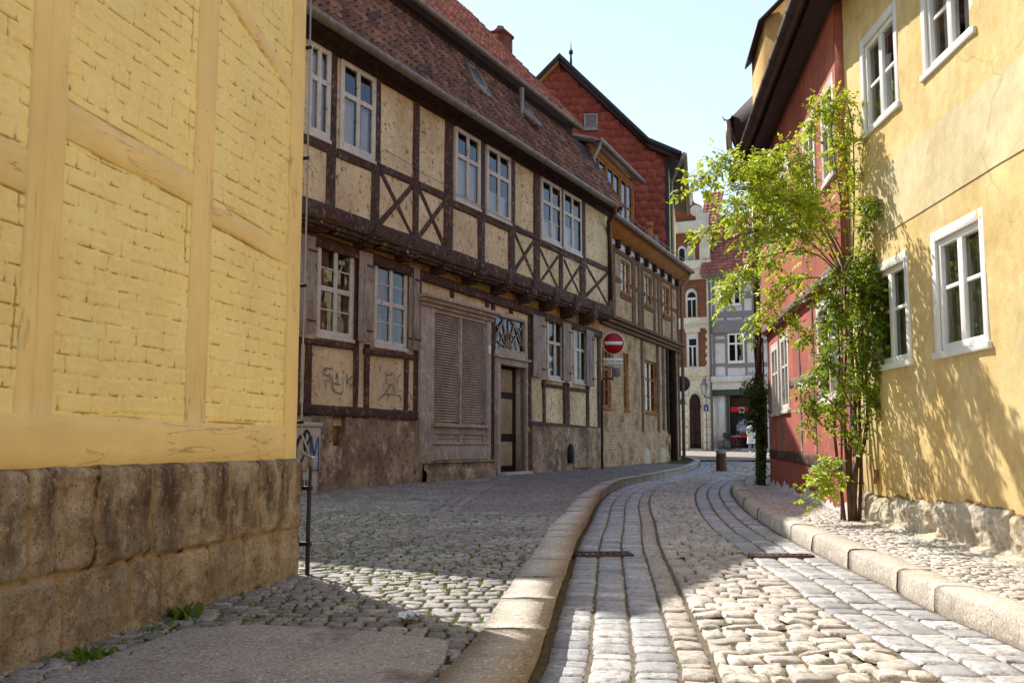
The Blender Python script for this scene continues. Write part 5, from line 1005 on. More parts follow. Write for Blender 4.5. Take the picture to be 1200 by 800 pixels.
mb = MB(); pw = [qF(844, 300, -1.2), qF(850, 285, -1.2), qF(862, 245, -1.2), qF(866, 258, -1.2), qF(866, 290, -1.2)]; mb.prism(WF, pw, -3.5, -1.0); mb.build('party_wall', M['plaster_red'], f2); mb = MB().beam(WF, qF(848, 296, -.9), qF(862, 246, -.9), .25, -1.3, -.9); mb.build('verge_board', M['plaster_grey'], f2)
mb = MB(); mb.pbox(WF, 876, 270, 906, 300, -2.5, .0); da = mb.build('dormer', M['plaster_grey'], f2); mb = MB(); mb.pbox(WF, 876, 268, 879.5, 300, -.1, .03); mb.pbox(WF, 876, 277, 906, 280, -.1, .028); mb.pbox(WF, 876, 266, 906, 270, -2.5, .05); mb.build('timber', GT, da)
mb = MB().tube([WF.P(uR+.1, zE0-.1, .72), WF.P(uR+.05, zE0-.5, .4), WF.P(uR+.02, zE0-.9, .25), WF.P(uR+.02, .4, .25)], .06, 8); mb.build('downpipe', M['sign_grey'], f2)
# ================================================================== sunlit yellow house on the right
WR1 = Wall((3.18, 9.1), (2.93, 0.03)); WR1 = Wall((3.18, 9.1), (3.18-.0276*15, 9.1-.99962*15)); r1 = thing('yellow_plaster_house', 'sunlit yellow plastered house with white windows on rough limestone, right of the street', 'house', WR1.P(3, 0, -.5))
def rh(x0, x1, zt, zb): a = WR1.u(x0, 0, 350); b = WR1.u(x1, 0, 350); return [a, b, zb, zt]
rw = [[.50, 1.43, 1.30, 2.28], [1.90, 2.78, 1.30, 2.30], [.50, 1.41, 3.39, 4.37], [1.90, 2.80, 3.41, 4.36], [4.2, 5.1, 1.30, 2.30], [4.2, 5.1, 3.40, 4.36]]
ins = [[h[0]+.075, h[1]-.075, h[2]+.10, h[3]-.075] for h in rw]
mb = MB(); wall_sheet(mb, WR1, 0, 15, .30, 5.1, 0, ins, .07, .022, .14, sc=1.1); mb.build('wall', M['plaster_yellow'], r1, smooth=True)
mb = MB(); mb.box(WR1, .0, 15, -.1, 5.1, -6, -.7); mb.box(WR1, 0.004, .1, .3, 5.1, -.8, -.03); mb.build('back_wall', M['plaster_yellow'], r1)
mb = MB(); n = 150; U, Zg = np.meshgrid(np.linspace(.78, 15, 260), np.linspace(2.50, 3.075, 12), indexing='ij'); O = .006+.022*fbm(U*1.1, Zg*1.1, 3, 4); mb.grid(WR1.PA(U.ravel(), Zg.ravel(), O.ravel()).reshape(260, 12, 3)); mb.build('plaster_band', M['plaster_cream'], r1, smooth=True)
for i, (h, f) in enumerate(zip(rw, ins)):
    lo = i in (0, 1, 4); window(r1, WR1, *f, 0, .012, .05, [(.5, .08)], [(.57 if lo else .5, .03)], M['frame_white'], [(0, .3, 0, 1), (.36, 1, 0, 1)] if lo else [(.05, .45, .0, .8), (.55, .95, .0, .6)], .03, board=.07, cmat=M['reflection_tone'] if lo else None)  # sheets behind the lower panes carry reflections and room light in their colour
# limestone footing
n, m = 300, 50; U, Zg = np.meshgrid(np.linspace(0, 15, 900), np.linspace(-.06, .36, m), indexing='ij'); ed = np.array([0, .42, .95, 1.42, 1.8, 2.42, 2.95, 3.4, 4.1, 4.7, 5.4, 6.1, 6.9, 7.6, 8.4, 9.3, 10.2, 11, 12, 13, 14.1, 15.2]); wu = U+.05*fbm(U*2.5, Zg*6, 1, 3)
ii = np.clip(np.searchsorted(ed, wu)-1, 0, len(ed)-2); du = np.minimum(wu-ed[ii], ed[ii+1]-wu); topz = .315+.02*np.sin(ii*5.1)+.03*fbm(U*4, U*0, 2); dz = np.minimum(topz-Zg, .2); e = np.minimum(du, dz)+.02*fbm(U*10, Zg*10, 2, 3)
H = -.02+.075*np.sqrt(np.clip((e+.01)/.07, 0, 1))+.03*fbm(U*6, Zg*8, 1, 5)+.018*fbm(U*22, Zg*22, 4, 4)
mb = MB(); mb.grid(WR1.PA(U.ravel(), Zg.ravel(), H.ravel()).reshape(900, m, 3), cav=1-sst((e+.005)/.035), rnd=np.abs(np.sin(ii*78.2)*437.5) % 1); mb.build('stone_base', M['limestone'], r1, smooth=True)
mb = MB(); U, T_ = np.meshgrid(np.linspace(0, 15, 700), np.linspace(0, 1, 7), indexing='ij'); q_ = WR1.PA(U.ravel(), (T_*0).ravel(), ((1-T_)*.16-.03+.05*fbm(U*5, T_*2, 2, 3)).ravel()).reshape(700, 7, 3); q_[..., 2] = gz(q_[..., 1])+.012+.05*T_**2+.012*fbm(U*9, T_*3, 4, 3)-.05*(T_ == 0); mb.grid(q_[:, ::-1], cav=0*U+.2, rnd=0*U+.8); mb.build('mortar_fillet', M['limestone'], r1, smooth=True)
mb = MB(); mb.box(WR1, -.02, 15, 5.0, 5.08, -.1, .30); mb.build('soffit', M['slate_soffit'], r1)
MB().box(WR1, .52, .58, .40, .52, .02, .03).build('marker_plate', M['orange_wood'], r1)
# ================================================================== red house
WR2 = Wall((3.92, 15.0), (3.18, 9.105)); r2 = thing('red_timbered_house', 'red plastered house with faded timbers and narrow white windows, behind the climbing rose', 'house', WR2.P(3, 0, -.5)); L3 = WR2.L
def r2h(x0, x1, zt, zb): a = WR2.u(x0, .02, 440); b = WR2.u(x1, .02, 440); return [min(a, b), max(a, b), zb, zt]
lw = [r2h(903.2, 910.8, 2.15, 1.18), r2h(914.2, 922.8, 2.20, 1.19), r2h(958, 985, 2.25, 1.19)]
uw2 = [[.9, 1.5, 3.35, 4.3], [2.3, 2.95, 3.35, 4.3], [4.1, 4.75, 3.35, 4.3], [5.2, 5.8, 3.35, 4.3]]
mb = MB(); wall_sheet(mb, WR2, 0, L3-.01, -.08, 2.46, 0, lw, .12, .016, .12); mb.build('wall', M['plaster_red'], r2, smooth=True)
mb = MB(); wall_sheet(mb, WR2, 0, L3-.01, 2.40, 5.2, .07, uw2, .12, .012, .12); mb.box(WR2, L3-.03, L3-.012, 2.41, 5.2, -.12, .069); mb.box(WR2, 0, L3-.01, 2.38, 2.41, -.1, .068); mb.build('upper_wall', M['plaster_red'], r2, smooth=True)
mb = MB(); mb.box(WR2, 0.0, L3, -.1, 5.2, -6, -.7); mb.box(WR2, .002, .1, -.1, 5.2, -.8, -.01); mb.build('back_wall', M['plaster_red'], r2)
PT = M['pink_timber']
for x0, y0_, x1, y1, wd, o in ((899, 391, 946, 331, .10, .085),): MB().beam(WR2, (.05, 2.45), (L3, 2.45), .10, -.02, .085).build('rail', PT, r2)
MB().beam(WR2, (.02, .60), (L3-.02, .52), .13, -.05, .016).build('rail', M['dark_timber'], r2); MB().beam(WR2, (lw[1][1]+.1, 1.52), (lw[2][0]-.1, 1.52), .11, -.05, .012).build('rail', PT, r2)
for u in (.10, lw[1][0]-.12, 2.95, 3.9, 5.75): MB().beam(WR2, (u, .65), (u, 2.4), .10, -.05, .012).build('post', PT, r2)
for h in lw: window(r2, WR2, *h, 0, -.01, .07, [(.5, .05)], [(.6, .035)], M['old_white'], [(0, 1, 0, 1)], .04, board=.04, cmat=M['blind'])
for h in uw2: window(r2, WR2, *h, .07, -.01, .06, [(.5, .05)], [(.6, .035)], M['old_white'], None, .04, board=.04)
mb = MB(); U, T_ = np.meshgrid(np.linspace(.1, L3, 240), np.linspace(0, 1, 5), indexing='ij'); hh_ = np.maximum(.0, .05+.12*fbm(U*6, U*0, 1, 3)+.04); mb.grid(WR2.PA(U.ravel(), (gz(15-U*.99)+T_*hh_-.01).ravel(), (.004+.008*(1-T_)+.016*fbm(U*1.5, T_*hh_*1.5, 3, 4)+.006).ravel()).reshape(240, 5, 3)); mb.build('lime_patch', M['plaster_grey'], r2)
# common deep eaves with black gutter over the red and yellow fronts
WE = Wall(WR2.P(-.35, 0, 0)[:2], WR2.P(7, 0, 0)[:2])
mb = MB(); V = [WE.P(u, z, o) for u in (-.15, 11) for z, o in ((5.02, -.1), (4.93, .30), (5.10, .30), (5.6, -.1))]; mb.add(V, [(0, 1, 5, 4), (1, 2, 6, 5), (2, 3, 7, 6), (0, 3, 2, 1), (4, 5, 6, 7)]); mb.build('eaves', M['slate_soffit'], r2)
mb = MB(); 
for u in np.arange(.2, 10.5, .75): mb.box(WE, u-.05, u+.05, 4.86, 4.97, -.05, .27)
mb.build('rafter_ends', M['slate_soffit'], r2) if False else None
MB().gutter(WE.P(-.25, 5.06, .385), WE.P(11, 5.06, .385), .088).build('gutter', M['zinc_dark'], r2)
mb = MB(); mb.add([WE.P(u, z, o) for u in (-.15, 11) for z, o in ((5.10, .32), (8.2, -2.6), (5.1, -5.5))], [(0, 3, 4, 1), (1, 4, 5, 2), (0, 1, 2), (3, 5, 4)]); mb.build('roof', M['tile_brown'], r2)
# dormer cheek in ochre plaster above the gutter
a = WE.uz(885, 68, .15); mb = MB(); mb.add([WE.P(u, z, o) for u in (.35, 1.9) for z, o in ((5.1, .12), (6.75, .12), (9.5, -2.63), (5.1, -2.63))], [(3, 2, 1, 0), (4, 5, 6, 7), (0, 1, 5, 4), (1, 2, 6, 5), (2, 3, 7, 6)]); dm = mb.build('dormer', M['ochre_side'], r2); mb = MB(); mb.add([WE.P(u, z, o) for u in (.27, 2.0) for z, o in ((6.66, .22), (6.72, .22), (9.57, -2.63), (9.51, -2.63))], [(3, 2, 1, 0), (4, 5, 6, 7), (0, 1, 5, 4), (1, 2, 6, 5), (2, 3, 7, 6), (3, 0, 4, 7)]); mb.build('dormer_roof', M['slate_soffit'], dm)
mb = MB(); mb.add([WE.P(u, z, o) for u in (.30, .42) for z, o in ((5.12, .32), (6.35, .26), (6.42, -2))], [(0, 1, 2), (3, 5, 4), (0, 3, 4, 1)])
# corner downpipe
PX = .252; Yp = 15.35; mb = MB().tube([(PX*Yp, Yp, 5.0), (PX*Yp, Yp, 3), (PX*Yp, Yp, float(gz(Yp))-.05)], [.055, .055, .06], 10); mb.build('downpipe', M['copper_brown'], r2, smooth=True)
# ================================================================== next house beyond, only its eaves show
WR3 = Wall((5.25, 18.6), (4.32, 15.9)); r3 = thing('brown_eaved_house', 'house with a dark boxed eaves and gutter elbow beyond the red house', 'house', WR3.P(1, 0, -1))
mb = MB(); mb.box(WR3, 0, WR3.L, -.1, 5.6, -4, 0); mb.build('wall', M['plaster_beige'], r3)
for u in (.12, .9, 1.75, WR3.L-.12): MB().beam(WR3, (u, .1), (u, 5.4), .16, -.05, .03).build('post', M['brown_timber'], r3)  # unseen posts, rails and windows added to vary reflections in the panes opposite
for z in (.8, 2.6, 3.0, 4.4): MB().beam(WR3, (.1, z), (WR3.L-.1, z), .15, -.05, .026).build('rail', M['brown_timber'], r3)
for u in (1.0, 1.95): window(r3, WR3, u, u+.6, 1.3, 2.4, .04, -.02, .06, [(.5, .05)], [(.6, .035)], M['old_white'], None, .04, room=False)
e1 = WR3.L; mb = MB(); V = [WR3.P(u, z, o) for u in (0, e1+.45) for z, o in ((5.45, -.2), (5.45, .5), (6.1, .58), (7.5, -.9), (7.1, -.9))]; mb.add(V, [(0, 1, 6, 5), (1, 2, 7, 6), (2, 3, 8, 7), (4, 3, 2, 1, 0), (5, 6, 7, 8, 9), (3, 4, 9, 8)]); mb.build('eaves', M['slate_soffit'], r3)
MB().gutter(WR3.P(0, 6.1, .66), WR3.P(e1+.5, 6.1, .66), .08).build('gutter', M['zinc_dark'], r3); MB().tube([WR3.P(e1+.46, 6.02, .66), WR3.P(e1+.46, 5.55, .64), WR3.P(e1+.34, 5.35, .45), WR3.P(e1+.1, 5.3, .02)], .05, 8).build('downpipe', M['zinc'], r3, smooth=True)

# ================================================================== climbing rose and its trellis
def R3(px, py, Y): a, b = ray(px, py); return np.array([a*Y, Y, EYE+b*Y])
tr = thing('trellis', 'rusty iron rod trellis against the wall behind the climbing rose', 'trellis', (3.05, 8.9, .06))
for px in (986, 997, 1009): MB().tube([R3(px, 612, 8.95), R3(px+1, 300, 8.95)], .009, 6).build('rod', M['rust_iron'], tr)
for py in (565, 520, 475, 430, 380, 330): MB().tube([R3(983, py, 8.93), R3(1021 if py == 565 else 1012, py+1, 8.90)], .008, 6).build('crossbar', M['rust_iron'], tr)
rose = thing('climbing_rose', 'tall climbing rose with yellow-green leaves arching over the street between red and yellow houses', 'climbing plant', (3.0, 8.85, .06))
stemsP = [([(1003, 613, 8.8), (1001, 560, 8.75), (1012, 520, 8.75), (1017, 480, 8.75), (1014, 430, 8.75), (1005, 380, 8.75), (1000, 330, 8.7)], .022, .012), ([(996, 612, 8.82), (992, 540, 8.8), (989, 470, 8.8), (992, 400, 8.75), (990, 320, 8.7)], .017, .010), ([(1000, 613, 8.78), (1004, 540, 8.72), (1001, 460, 8.7), (998, 380, 8.7), (1003, 300, 8.65)], .018, .010),
          ([(990, 611, 8.85), (984, 560, 8.8), (978, 500, 8.7), (984, 430, 8.7), (980, 350, 8.6)], .016, .010), ([(1007, 613, 8.8), (1009, 550, 8.8), (1007, 470, 8.8), (1011, 400, 8.75), (1006, 320, 8.7)], .018, .012),
          ([(998, 612, 8.8), (996, 520, 8.78), (1006, 440, 8.78), (994, 370, 8.72), (997, 300, 8.7)], .02, .012)]
for pts, ra, rb in stemsP:
    c = [R3(*p) for p in pts]; cc = cr([p[:2] for p in c], 5); z = np.interp(np.linspace(0, 1, len(cc)), np.linspace(0, 1, len(c)), [p[2] for p in c]); mb = MB().tube([(x, y, zz_) for (x, y), zz_ in zip(cc, z)], list(np.linspace(ra, rb, len(cc))), 7); mb.build('stem', M['bark'], rose, smooth=True)
BR = [  # control points (pixel x, pixel y, depth), spray density, spray length, sunlit leaf colour?
 ([(992, 320, 8.7), (965, 265, 8.4), (925, 225, 8.1), (875, 195, 7.9), (845, 190, 7.8), (822, 212, 7.8)], 1.25, .18, 1),
 ([(990, 325, 8.7), (955, 275, 8.5), (915, 245, 8.3), (870, 240, 8.2), (838, 262, 8.2), (825, 278, 8.2)], 1.25, .18, 1),
 ([(990, 330, 8.7), (960, 300, 8.5), (925, 295, 8.4), (890, 305, 8.3), (858, 335, 8.3), (845, 352, 8.3)], 1.2, .16, 1),
 ([(988, 335, 8.7), (955, 325, 8.5), (925, 335, 8.4), (900, 362, 8.3), (880, 385, 8.3)], 1.1, .15, 1),
 ([(990, 310, 8.7), (955, 240, 8.4), (920, 190, 8.2), (893, 182, 8.1)], 1.1, .15, 1),
 ([(995, 310, 8.7), (985, 230, 8.7), (975, 160, 8.65), (980, 122, 8.6), (992, 120, 8.6)], .75, .13, 1),
 ([(997, 310, 8.7), (993, 220, 8.75), (988, 150, 8.75), (972, 115, 8.7), (955, 140, 8.6), (948, 165, 8.6)], .8, .14, 1),
 ([(999, 320, 8.7), (1001, 220, 8.75), (999, 150, 8.7), (994, 125, 8.6), (1001, 165, 8.6)], .35, .10, 1),
 ([(990, 300, 8.7), (960, 245, 8.5), (940, 200, 8.4), (935, 175, 8.35), (922, 168, 8.3)], .9, .14, 1),
 ([(985, 320, 8.6), (945, 280, 8.3), (905, 265, 8.1), (875, 275, 8.0)], 1.3, .18, 1), ([(985, 315, 8.5), (955, 255, 8.1), (925, 235, 7.8), (890, 225, 7.7), (860, 222, 7.7)], 1.3, .18, 1),
 ([(1003, 320, 8.7), (1012, 275, 8.5), (1030, 245, 8.3), (1045, 235, 8.2), (1058, 246, 8.2)], .85, .11, 0), ([(1003, 330, 8.7), (1018, 300, 8.5), (1035, 310, 8.4), (1048, 340, 8.35), (1052, 372, 8.3)], 1.5, .15, 0),
 ([(1002, 360, 8.7), (1015, 345, 8.5), (1032, 355, 8.4), (1045, 385, 8.35), (1046, 400, 8.35)], 1.5, .15, 0), ([(1000, 420, 8.7), (1015, 415, 8.5), (1032, 430, 8.4), (1040, 450, 8.4)], 1.1, .13, 0),
 ([(1003, 460, 8.7), (1016, 455, 8.6), (1032, 470, 8.5), (1040, 478, 8.45)], 1.1, .10, 0),
 ([(985, 400, 8.65), (968, 385, 8.5), (945, 390, 8.4), (930, 382, 8.3)], 1.0, .13, 0), ([(985, 440, 8.65), (965, 425, 8.5), (948, 450, 8.4), (940, 475, 8.35)], 1.0, .12, 0), ([(983, 480, 8.65), (965, 465, 8.5), (950, 480, 8.4), (945, 500, 8.4)], 1.1, .11, 0),
 ([(980, 560, 8.7), (970, 545, 8.6), (960, 560, 8.5), (958, 580, 8.45)], 1.5, .11, 1), ([(982, 540, 8.7), (973, 560, 8.6), (968, 575, 8.5)], 1.3, .10, 1),
 ([(998, 300, 8.6), (980, 330, 8.4), (965, 360, 8.35)], 1.3, .16, 0), ([(1000, 420, 8.65), (990, 380, 8.45), (972, 350, 8.4)], 1.3, .16, 0), ([(1000, 480, 8.65), (985, 450, 8.45), (970, 420, 8.4)], 1.1, .14, 0), ([(1005, 400, 8.6), (1010, 360, 8.45), (1004, 320, 8.4)], 1.4, .15, 0), ([(1005, 470, 8.65), (1012, 430, 8.5), (1008, 400, 8.45)], 1.0, .12, 0), ([(998, 520, 8.65), (985, 495, 8.5), (975, 480, 8.45)], 1.0, .11, 0), ([(1000, 535, 8.65), (1010, 505, 8.55), (1015, 490, 8.5)], .7, .09, 0)]
lf = {0: MB(), 1: MB()}; tw_ = MB(); nst = 0
def leafset(mb, p, d, n, size):
    """a pinnate rose leaf: leaflets in pairs along a short rachis"""
    d = d/np.linalg.norm(d); s = np.cross(d, n); s /= max(np.linalg.norm(s), 1e-5); P = []; D = []; Nn = []; Z = []
    L = size*1.8
    for f, sg in ((.35, -1), (.35, 1), (.7, -1), (.7, 1), (1, 0)):
        P.append(p+d*L*f-n*.12*L*f*f); D.append(d*(1.0 if sg == 0 else .45)+s*sg*.9-n*random.uniform(.0, .35)); Nn.append(n+RNG.normal(0, .3, 3)); Z.append(size*random.uniform(.75, 1.1))
    return P, D, Nn, Z
acc = {0: ([], [], [], []), 1: ([], [], [], [])}
for pts, den, sl_, sunny in BR:
    c = np.array([R3(*p) for p in pts]); xy = cr(c[:, :2], 10); z = cr(np.stack([np.arange(len(c))*1., c[:, 2]], 1), 10)[:, 1]; cv = np.concatenate([xy, z[:, None]], 1); seg = np.linalg.norm(np.diff(cv, axis=0), axis=1); al = np.concatenate([[0], np.cumsum(seg)]); L = al[-1]
    mb = MB().tube([tuple(p) for p in cv[::2]], list(np.linspace(.0085, .0028, len(cv[::2]))), 5); mb.build('stem', M['young_stem'], rose, smooth=True)
    f0 = .28 if sunny and L > .8 else .05; nt = int(L*(1-f0)*(50 if sunny else 47)*den)
    for k in range(nt):
        t = L*(f0+(1-f0)*random.random()**.8); p = np.array([np.interp(t, al, cv[:, i]) for i in range(3)]); tg = np.array([np.interp(min(t+.05, L), al, cv[:, i]) for i in range(3)])-p+1e-4; tg /= np.linalg.norm(tg)
        dv = RNG.normal(0, 1, 3); dv[2] += .15; dv /= np.linalg.norm(dv); dv = dv*.9+tg*.5; ln = sl_*random.uniform(.3, 1.25); e = p+dv*ln
        if e[0] > 3.12: e[0] = 3.10-random.random()*.1
        mid_ = (p+e)/2+np.array([0, 0, .02]); e[2] -= ln*.15; tw_.tube([tuple(p), tuple(mid_), tuple(e)], [.0028, .0022, .0014], 4, caps=False)
        nl = max(2, int(ln/.035))
        for j in range(nl):
            f = (j+1)/nl; q_ = p*(1-f)+e*f+RNG.normal(0, .008, 3); ld = dv*.6+RNG.normal(0, .7, 3); ld[2] -= .15; nn_ = np.array([-.25, 0, 1.])+RNG.normal(0, .45, 3); nn_ /= np.linalg.norm(nn_)
            r_ = leafset(None, q_, ld, nn_, random.choice((random.uniform(.024, .036), random.uniform(.036, .054), random.uniform(.038, .058))))
            for A_, B_ in zip(acc[sunny], r_): A_.extend(B_)
for sunny, nm in ((0, 'leaf_rose'), (1, 'leaf_sunlit')):
    mb = MB(); leaves(mb, *acc[sunny]); mb.build('foliage', M[nm], rose)
tw_.build('twigs', M['young_stem'], rose)
print('leaflets', len(acc[0][0]), len(acc[1][0]))
# small shrub climbing the corner downpipe
sb = thing('climbing_shrub', 'dark leafy shrub twining up the brown downpipe at the corner of the red house', 'shrub', (PX*15.25, 15.25, .1))
mb = MB()
for k in range(5):
    an = random.random()*6; pts = [(PX*Yp-.02+.07*math.cos(an+f*4)+.02*random.random(), Yp-.05+.07*math.sin(an+f*4), .1+f*2.3) for f in np.linspace(0, 1, 14)]; mb.tube(pts, list(np.linspace(.018, .007, 14)), 5)
mb.build('stem', M['bark'], sb); A_ = ([], [], [], [])
for k in range(900):
    f = random.random(); py = np.interp(f, [0, .75, 1], [445, 500, 565]); sx = np.interp(py, [440, 455, 480, 500, 515, 565], [6, 12, 10, 8, 3, 2.5]); px = 891-2*(py < 510)*1.5+random.gauss(0, 1)*sx*.55-(random.random() < .22 and py < 490)*random.uniform(4, 16)
    p = R3(px, py+random.gauss(0, 4), 15.2+random.gauss(0, .12)); r_ = leafset(None, p, RNG.normal(0, 1, 3), np.array([-.3, -.2, 1.])+RNG.normal(0, .5, 3), random.uniform(.028, .05))
    for a_, b_ in zip(A_, r_): a_.extend(b_)
mb = MB(); leaves(mb, *A_); mb.build('foliage', M['leaf_shrub'], sb)

# ================================================================== street furniture and small things
# no entry sign on a bracket pole
Ys = 22.6; WS = Wall((ray(719, 402)[0]*Ys-1, Ys-.25), (ray(719, 402)[0]*Ys+1, Ys+.0)); qs_ = lambda x, y, o=0: WS.uz(x, y, o)
sg = thing('no_entry_sign', 'round red no entry sign with a white plate below, on a bent bracket pole', 'road sign', (qs_(706, 548)[0]*0+WS.P(qs_(706, 500)[0], 0, -.05)[0], Ys, .17))
u0_, z0_ = qs_(719, 402); r_ = 13.3/1150*Ys*.99
mb = MB().disc(WS, u0_, z0_, r_, -.006, .0, 40); dsc = mb.build('sign_disc', M['sign_white'], sg); MB().disc(WS, u0_, z0_, r_*.94, .0005, .003, 40).build('red_face', M['red_paint'], dsc); MB().box(WS, u0_-r_*.80, u0_+r_*.80, z0_-r_*.15, z0_+r_*.15, .003, .006).build('white_bar', M['sign_white'], dsc)
a, b = qs_(706.8, 428.5), qs_(730, 419.5); mb = MB().box(WS, a[0], b[0], a[1], b[1], -.006, 0); pl = mb.build('plate', M['sign_white'], sg); hh_ = b[1]-a[1]
text('Feuerwehrzufahrt', WS, (a[0]+b[0])/2, a[1]+hh_*.62, hh_*.50, .003, 'lettering', M['ink'], pl, .80); text('frei halten', WS, a[0]+(b[0]-a[0])*.72, a[1]+hh_*.2, hh_*.27, .003, 'lettering', M['ink'], pl)
pole = [(qs_(706, 552)[0], .12), (qs_(706, 447)[0], qs_(706, 447)[1]), (qs_(707.5, 443)[0], qs_(707, 443.5)[1]), (qs_(718, 443)[0], qs_(718, 443)[1])]; MB().tube([WS.P(u, z, -.04) for u, z in pole], .026, 8).build('pole', M['iron'], sg, smooth=True); MB().tube([WS.P(qs_(718.5, 446)[0], qs_(718, 446)[1], -.035), WS.P(qs_(718.5, 387)[0], qs_(718, 387)[1], -.035)], .022, 8).build('pole', M['zinc'], sg, smooth=True)
mb = MB(); a, b = qs_(720, 441, -.1), qs_(726.5, 431, -.1); mb.box(WS, a[0], b[0], a[1], b[1], -.2, -.06); mb.build('sign_box', M['sign_grey'], sg, bevel=.01)
# round sign seen from behind
Yb = 34.; WB = Wall((ray(800, 450)[0]*Yb-1, Yb), (ray(800, 450)[0]*Yb+1, Yb)); qb = lambda x, y: WB.uz(x, y)
s2 = thing('road_sign', 'round road sign seen from behind on a thin grey post beside the brick house', 'road sign', (*WB.P(qb(799, 500)[0], 0, 0)[:2], float(gz(Yb))))
u_, z_ = qb(799.5, 449.5); MB().disc(WB, u_, z_, 9.2/1150*Yb, -.01, 0, 32).build('sign_disc', M['iron'], s2); MB().tube([WB.P(u_, .2, .03), WB.P(u_, z_+.3, .03)], .035, 8).build('pole', M['zinc'], s2)
a, b = qb(795.5, 474.5), qb(804.5, 466.5); mb = MB().box(WB, a[0], b[0], a[1], b[1], .04, .05); p_ = mb.build('plate', M['sign_white'], s2); mb = MB(); mb.box(WB, a[0]+.04, a[0]+.12, a[1]+.05, b[1]-.05, .05, .054); mb.prism(WB, [(a[0]+.15, a[1]+.04), (b[0]-.03, a[1]+.06), (b[0]-.06, b[1]-.06), (a[0]+.17, b[1]-.1)], .05, .054); mb.build('plate_mark', M['sign_grey'], p_)
# lantern on the stone pier and blue dead end sign
ln_ = thing('wall_lantern', 'old fashioned glazed street lantern on a bracket beside the arched door', 'lantern', WF.P(qF(826, 470)[0], qF(826, 470)[1], .1)); o = .75
lu, lz = qF(825, 455, o); px_ = 1/1150*YF; MB().tube([WF.P(qF(833, 466, .1)[0], qF(830, 466, .1)[1], .05), WF.P(lu+.15, qF(828, 466, .4)[1], .4), WF.P(lu, qF(825, 465, o)[1], o), WF.P(lu, lz-.3, o)], .03, 6).build('bracket', M['iron'], ln_)
C4 = lambda z, r: [(WF.P(lu, z, o)[0]+r*math.cos(t), WF.P(lu, z, o)[1]+r*math.sin(t), z) for t in np.arange(4)*math.pi/2+.6]
mb = MB().add(C4(lz-.32, .12)+C4(lz+.18, .24), [(0, 1, 5, 4), (1, 2, 6, 5), (2, 3, 7, 6), (3, 0, 4, 7)]); mb.build('lamp_glass', M['glass'], ln_); mb = MB().add(C4(lz+.18, .27)+C4(lz+.42, .09), [(0, 1, 5, 4), (1, 2, 6, 5), (2, 3, 7, 6), (3, 0, 4, 7), (3, 2, 1, 0), (4, 5, 6, 7)]); mb.tube([WF.P(lu, lz+.4, o), WF.P(lu, lz+.6, o)], [.06, .015], 6)
for a_, b_ in zip(C4(lz-.32, .125), C4(lz+.18, .245)): mb.tube([a_, b_], .018, 4)
mb.build('lamp_frame', M['steel'], ln_)
bs = thing('dead_end_sign', 'small square blue dead end sign on a grey post in front of the stone pier', 'road sign', WF.P(qF(828, 500, 1)[0], .45, 1)); a, b = qF(824.6, 481.5, 1), qF(830.2, 474, 1)
mb = MB().box(WF, a[0], b[0], a[1], b[1], .99, 1.0); p_ = mb.build('plate', M['sign_blue'], bs); w_ = b[0]-a[0]; h_ = b[1]-a[1]; MB().box(WF, a[0]+w_*.42, a[0]+w_*.58, a[1]+h_*.12, a[1]+h_*.62, 1.0, 1.004).build('white_bar', M['sign_white'], p_); MB().box(WF, a[0]+w_*.26, a[0]+w_*.74, a[1]+h_*.62, a[1]+h_*.82, 1.0, 1.004).build('red_bar', M['red_paint'], p_)
MB().tube([WF.P((a[0]+b[0])/2, .3, .97), WF.P((a[0]+b[0])/2, qF(828, 440, 1)[1], .97)], .03, 8).build('pole', M['zinc'], bs)
# bollard
bx_, by_ = gp(845.5, 552, ROAD); zb_ = float(gz(by_))+ROAD; k_ = by_/1150
bo = thing('bollard', 'short round bronze bollard with a bright cap ring in the middle of the street', 'bollard', (bx_, by_, zb_))
def lathe(cx, cy, prof, seg=20):
    mb = MB(); P = np.array([[(cx+r*math.cos(t), cy+r*math.sin(t), z) for z, r in prof] for t in np.linspace(0, 2*math.pi, seg+1)]); return mb.grid(P)
hB = 24*k_; rB = 6*k_; lathe(bx_, by_, [(zb_-.05, rB*1.04), (zb_+hB*.8, rB)]).build('body', M['bronze'], bo, smooth=True); lathe(bx_, by_, [(zb_+hB*.8, rB*.9), (zb_+hB*.84, rB*.9)]).build('groove', M['black'], bo, smooth=True); lathe(bx_, by_, [(zb_+hB*.84, rB), (zb_+hB*.97, rB*1.02), (zb_+hB, rB*.93), (zb_+hB*1.01, 0)]).build('cap', M['zinc'], bo, smooth=True)
# utility cabinet
WC = Wall(W1.P(2.2, 0, .42)[:2], W1.P(3.6, 0, .42)[:2]); cL, cRt = WC.u(334, 0, 540), WC.u(375.5, 0, 540); cz = WC.uz(376, 577, 0)[1]; ct = WC.uz(376, 495, 0)[1]
cb = thing('utility_cabinet', 'pale beige street utility cabinet sprayed with black and blue graffiti letters', 'utility cabinet', WC.P((cL+cRt)/2, cz, -.15))
mb = MB(); mb.box(WC, cL, cRt, cz+.30, ct-.06, -.3, 0); mb.box(WC, cL+.03, cRt-.03, cz-.05, cz+.30, -.3, -.02); mb.build('body', M['cabinet'], cb, bevel=.01); MB().box(WC, cL-.02, cRt+.02, ct-.06, ct, -.32, .02).build('lid', M['cabinet'], cb, bevel=.012)
mb = MB()
for k in range(9): mb.box(WC, cL+.05+k*(cRt-cL-.1)/9+.005, cL+.05+(k+1)*(cRt-cL-.1)/9-.012, cz+.34, ct-.16, -.01, .006)
mb.build('ribbed_door', M['cabinet'], cb, bevel=.004); mb = MB()
for k in range(5): mb.box(WC, cL+.22+k*.075, cL+.26+k*.075, cz+.05, cz+.18, -.03, -.016)
mb.build('vent_slots', M['black'], cb)
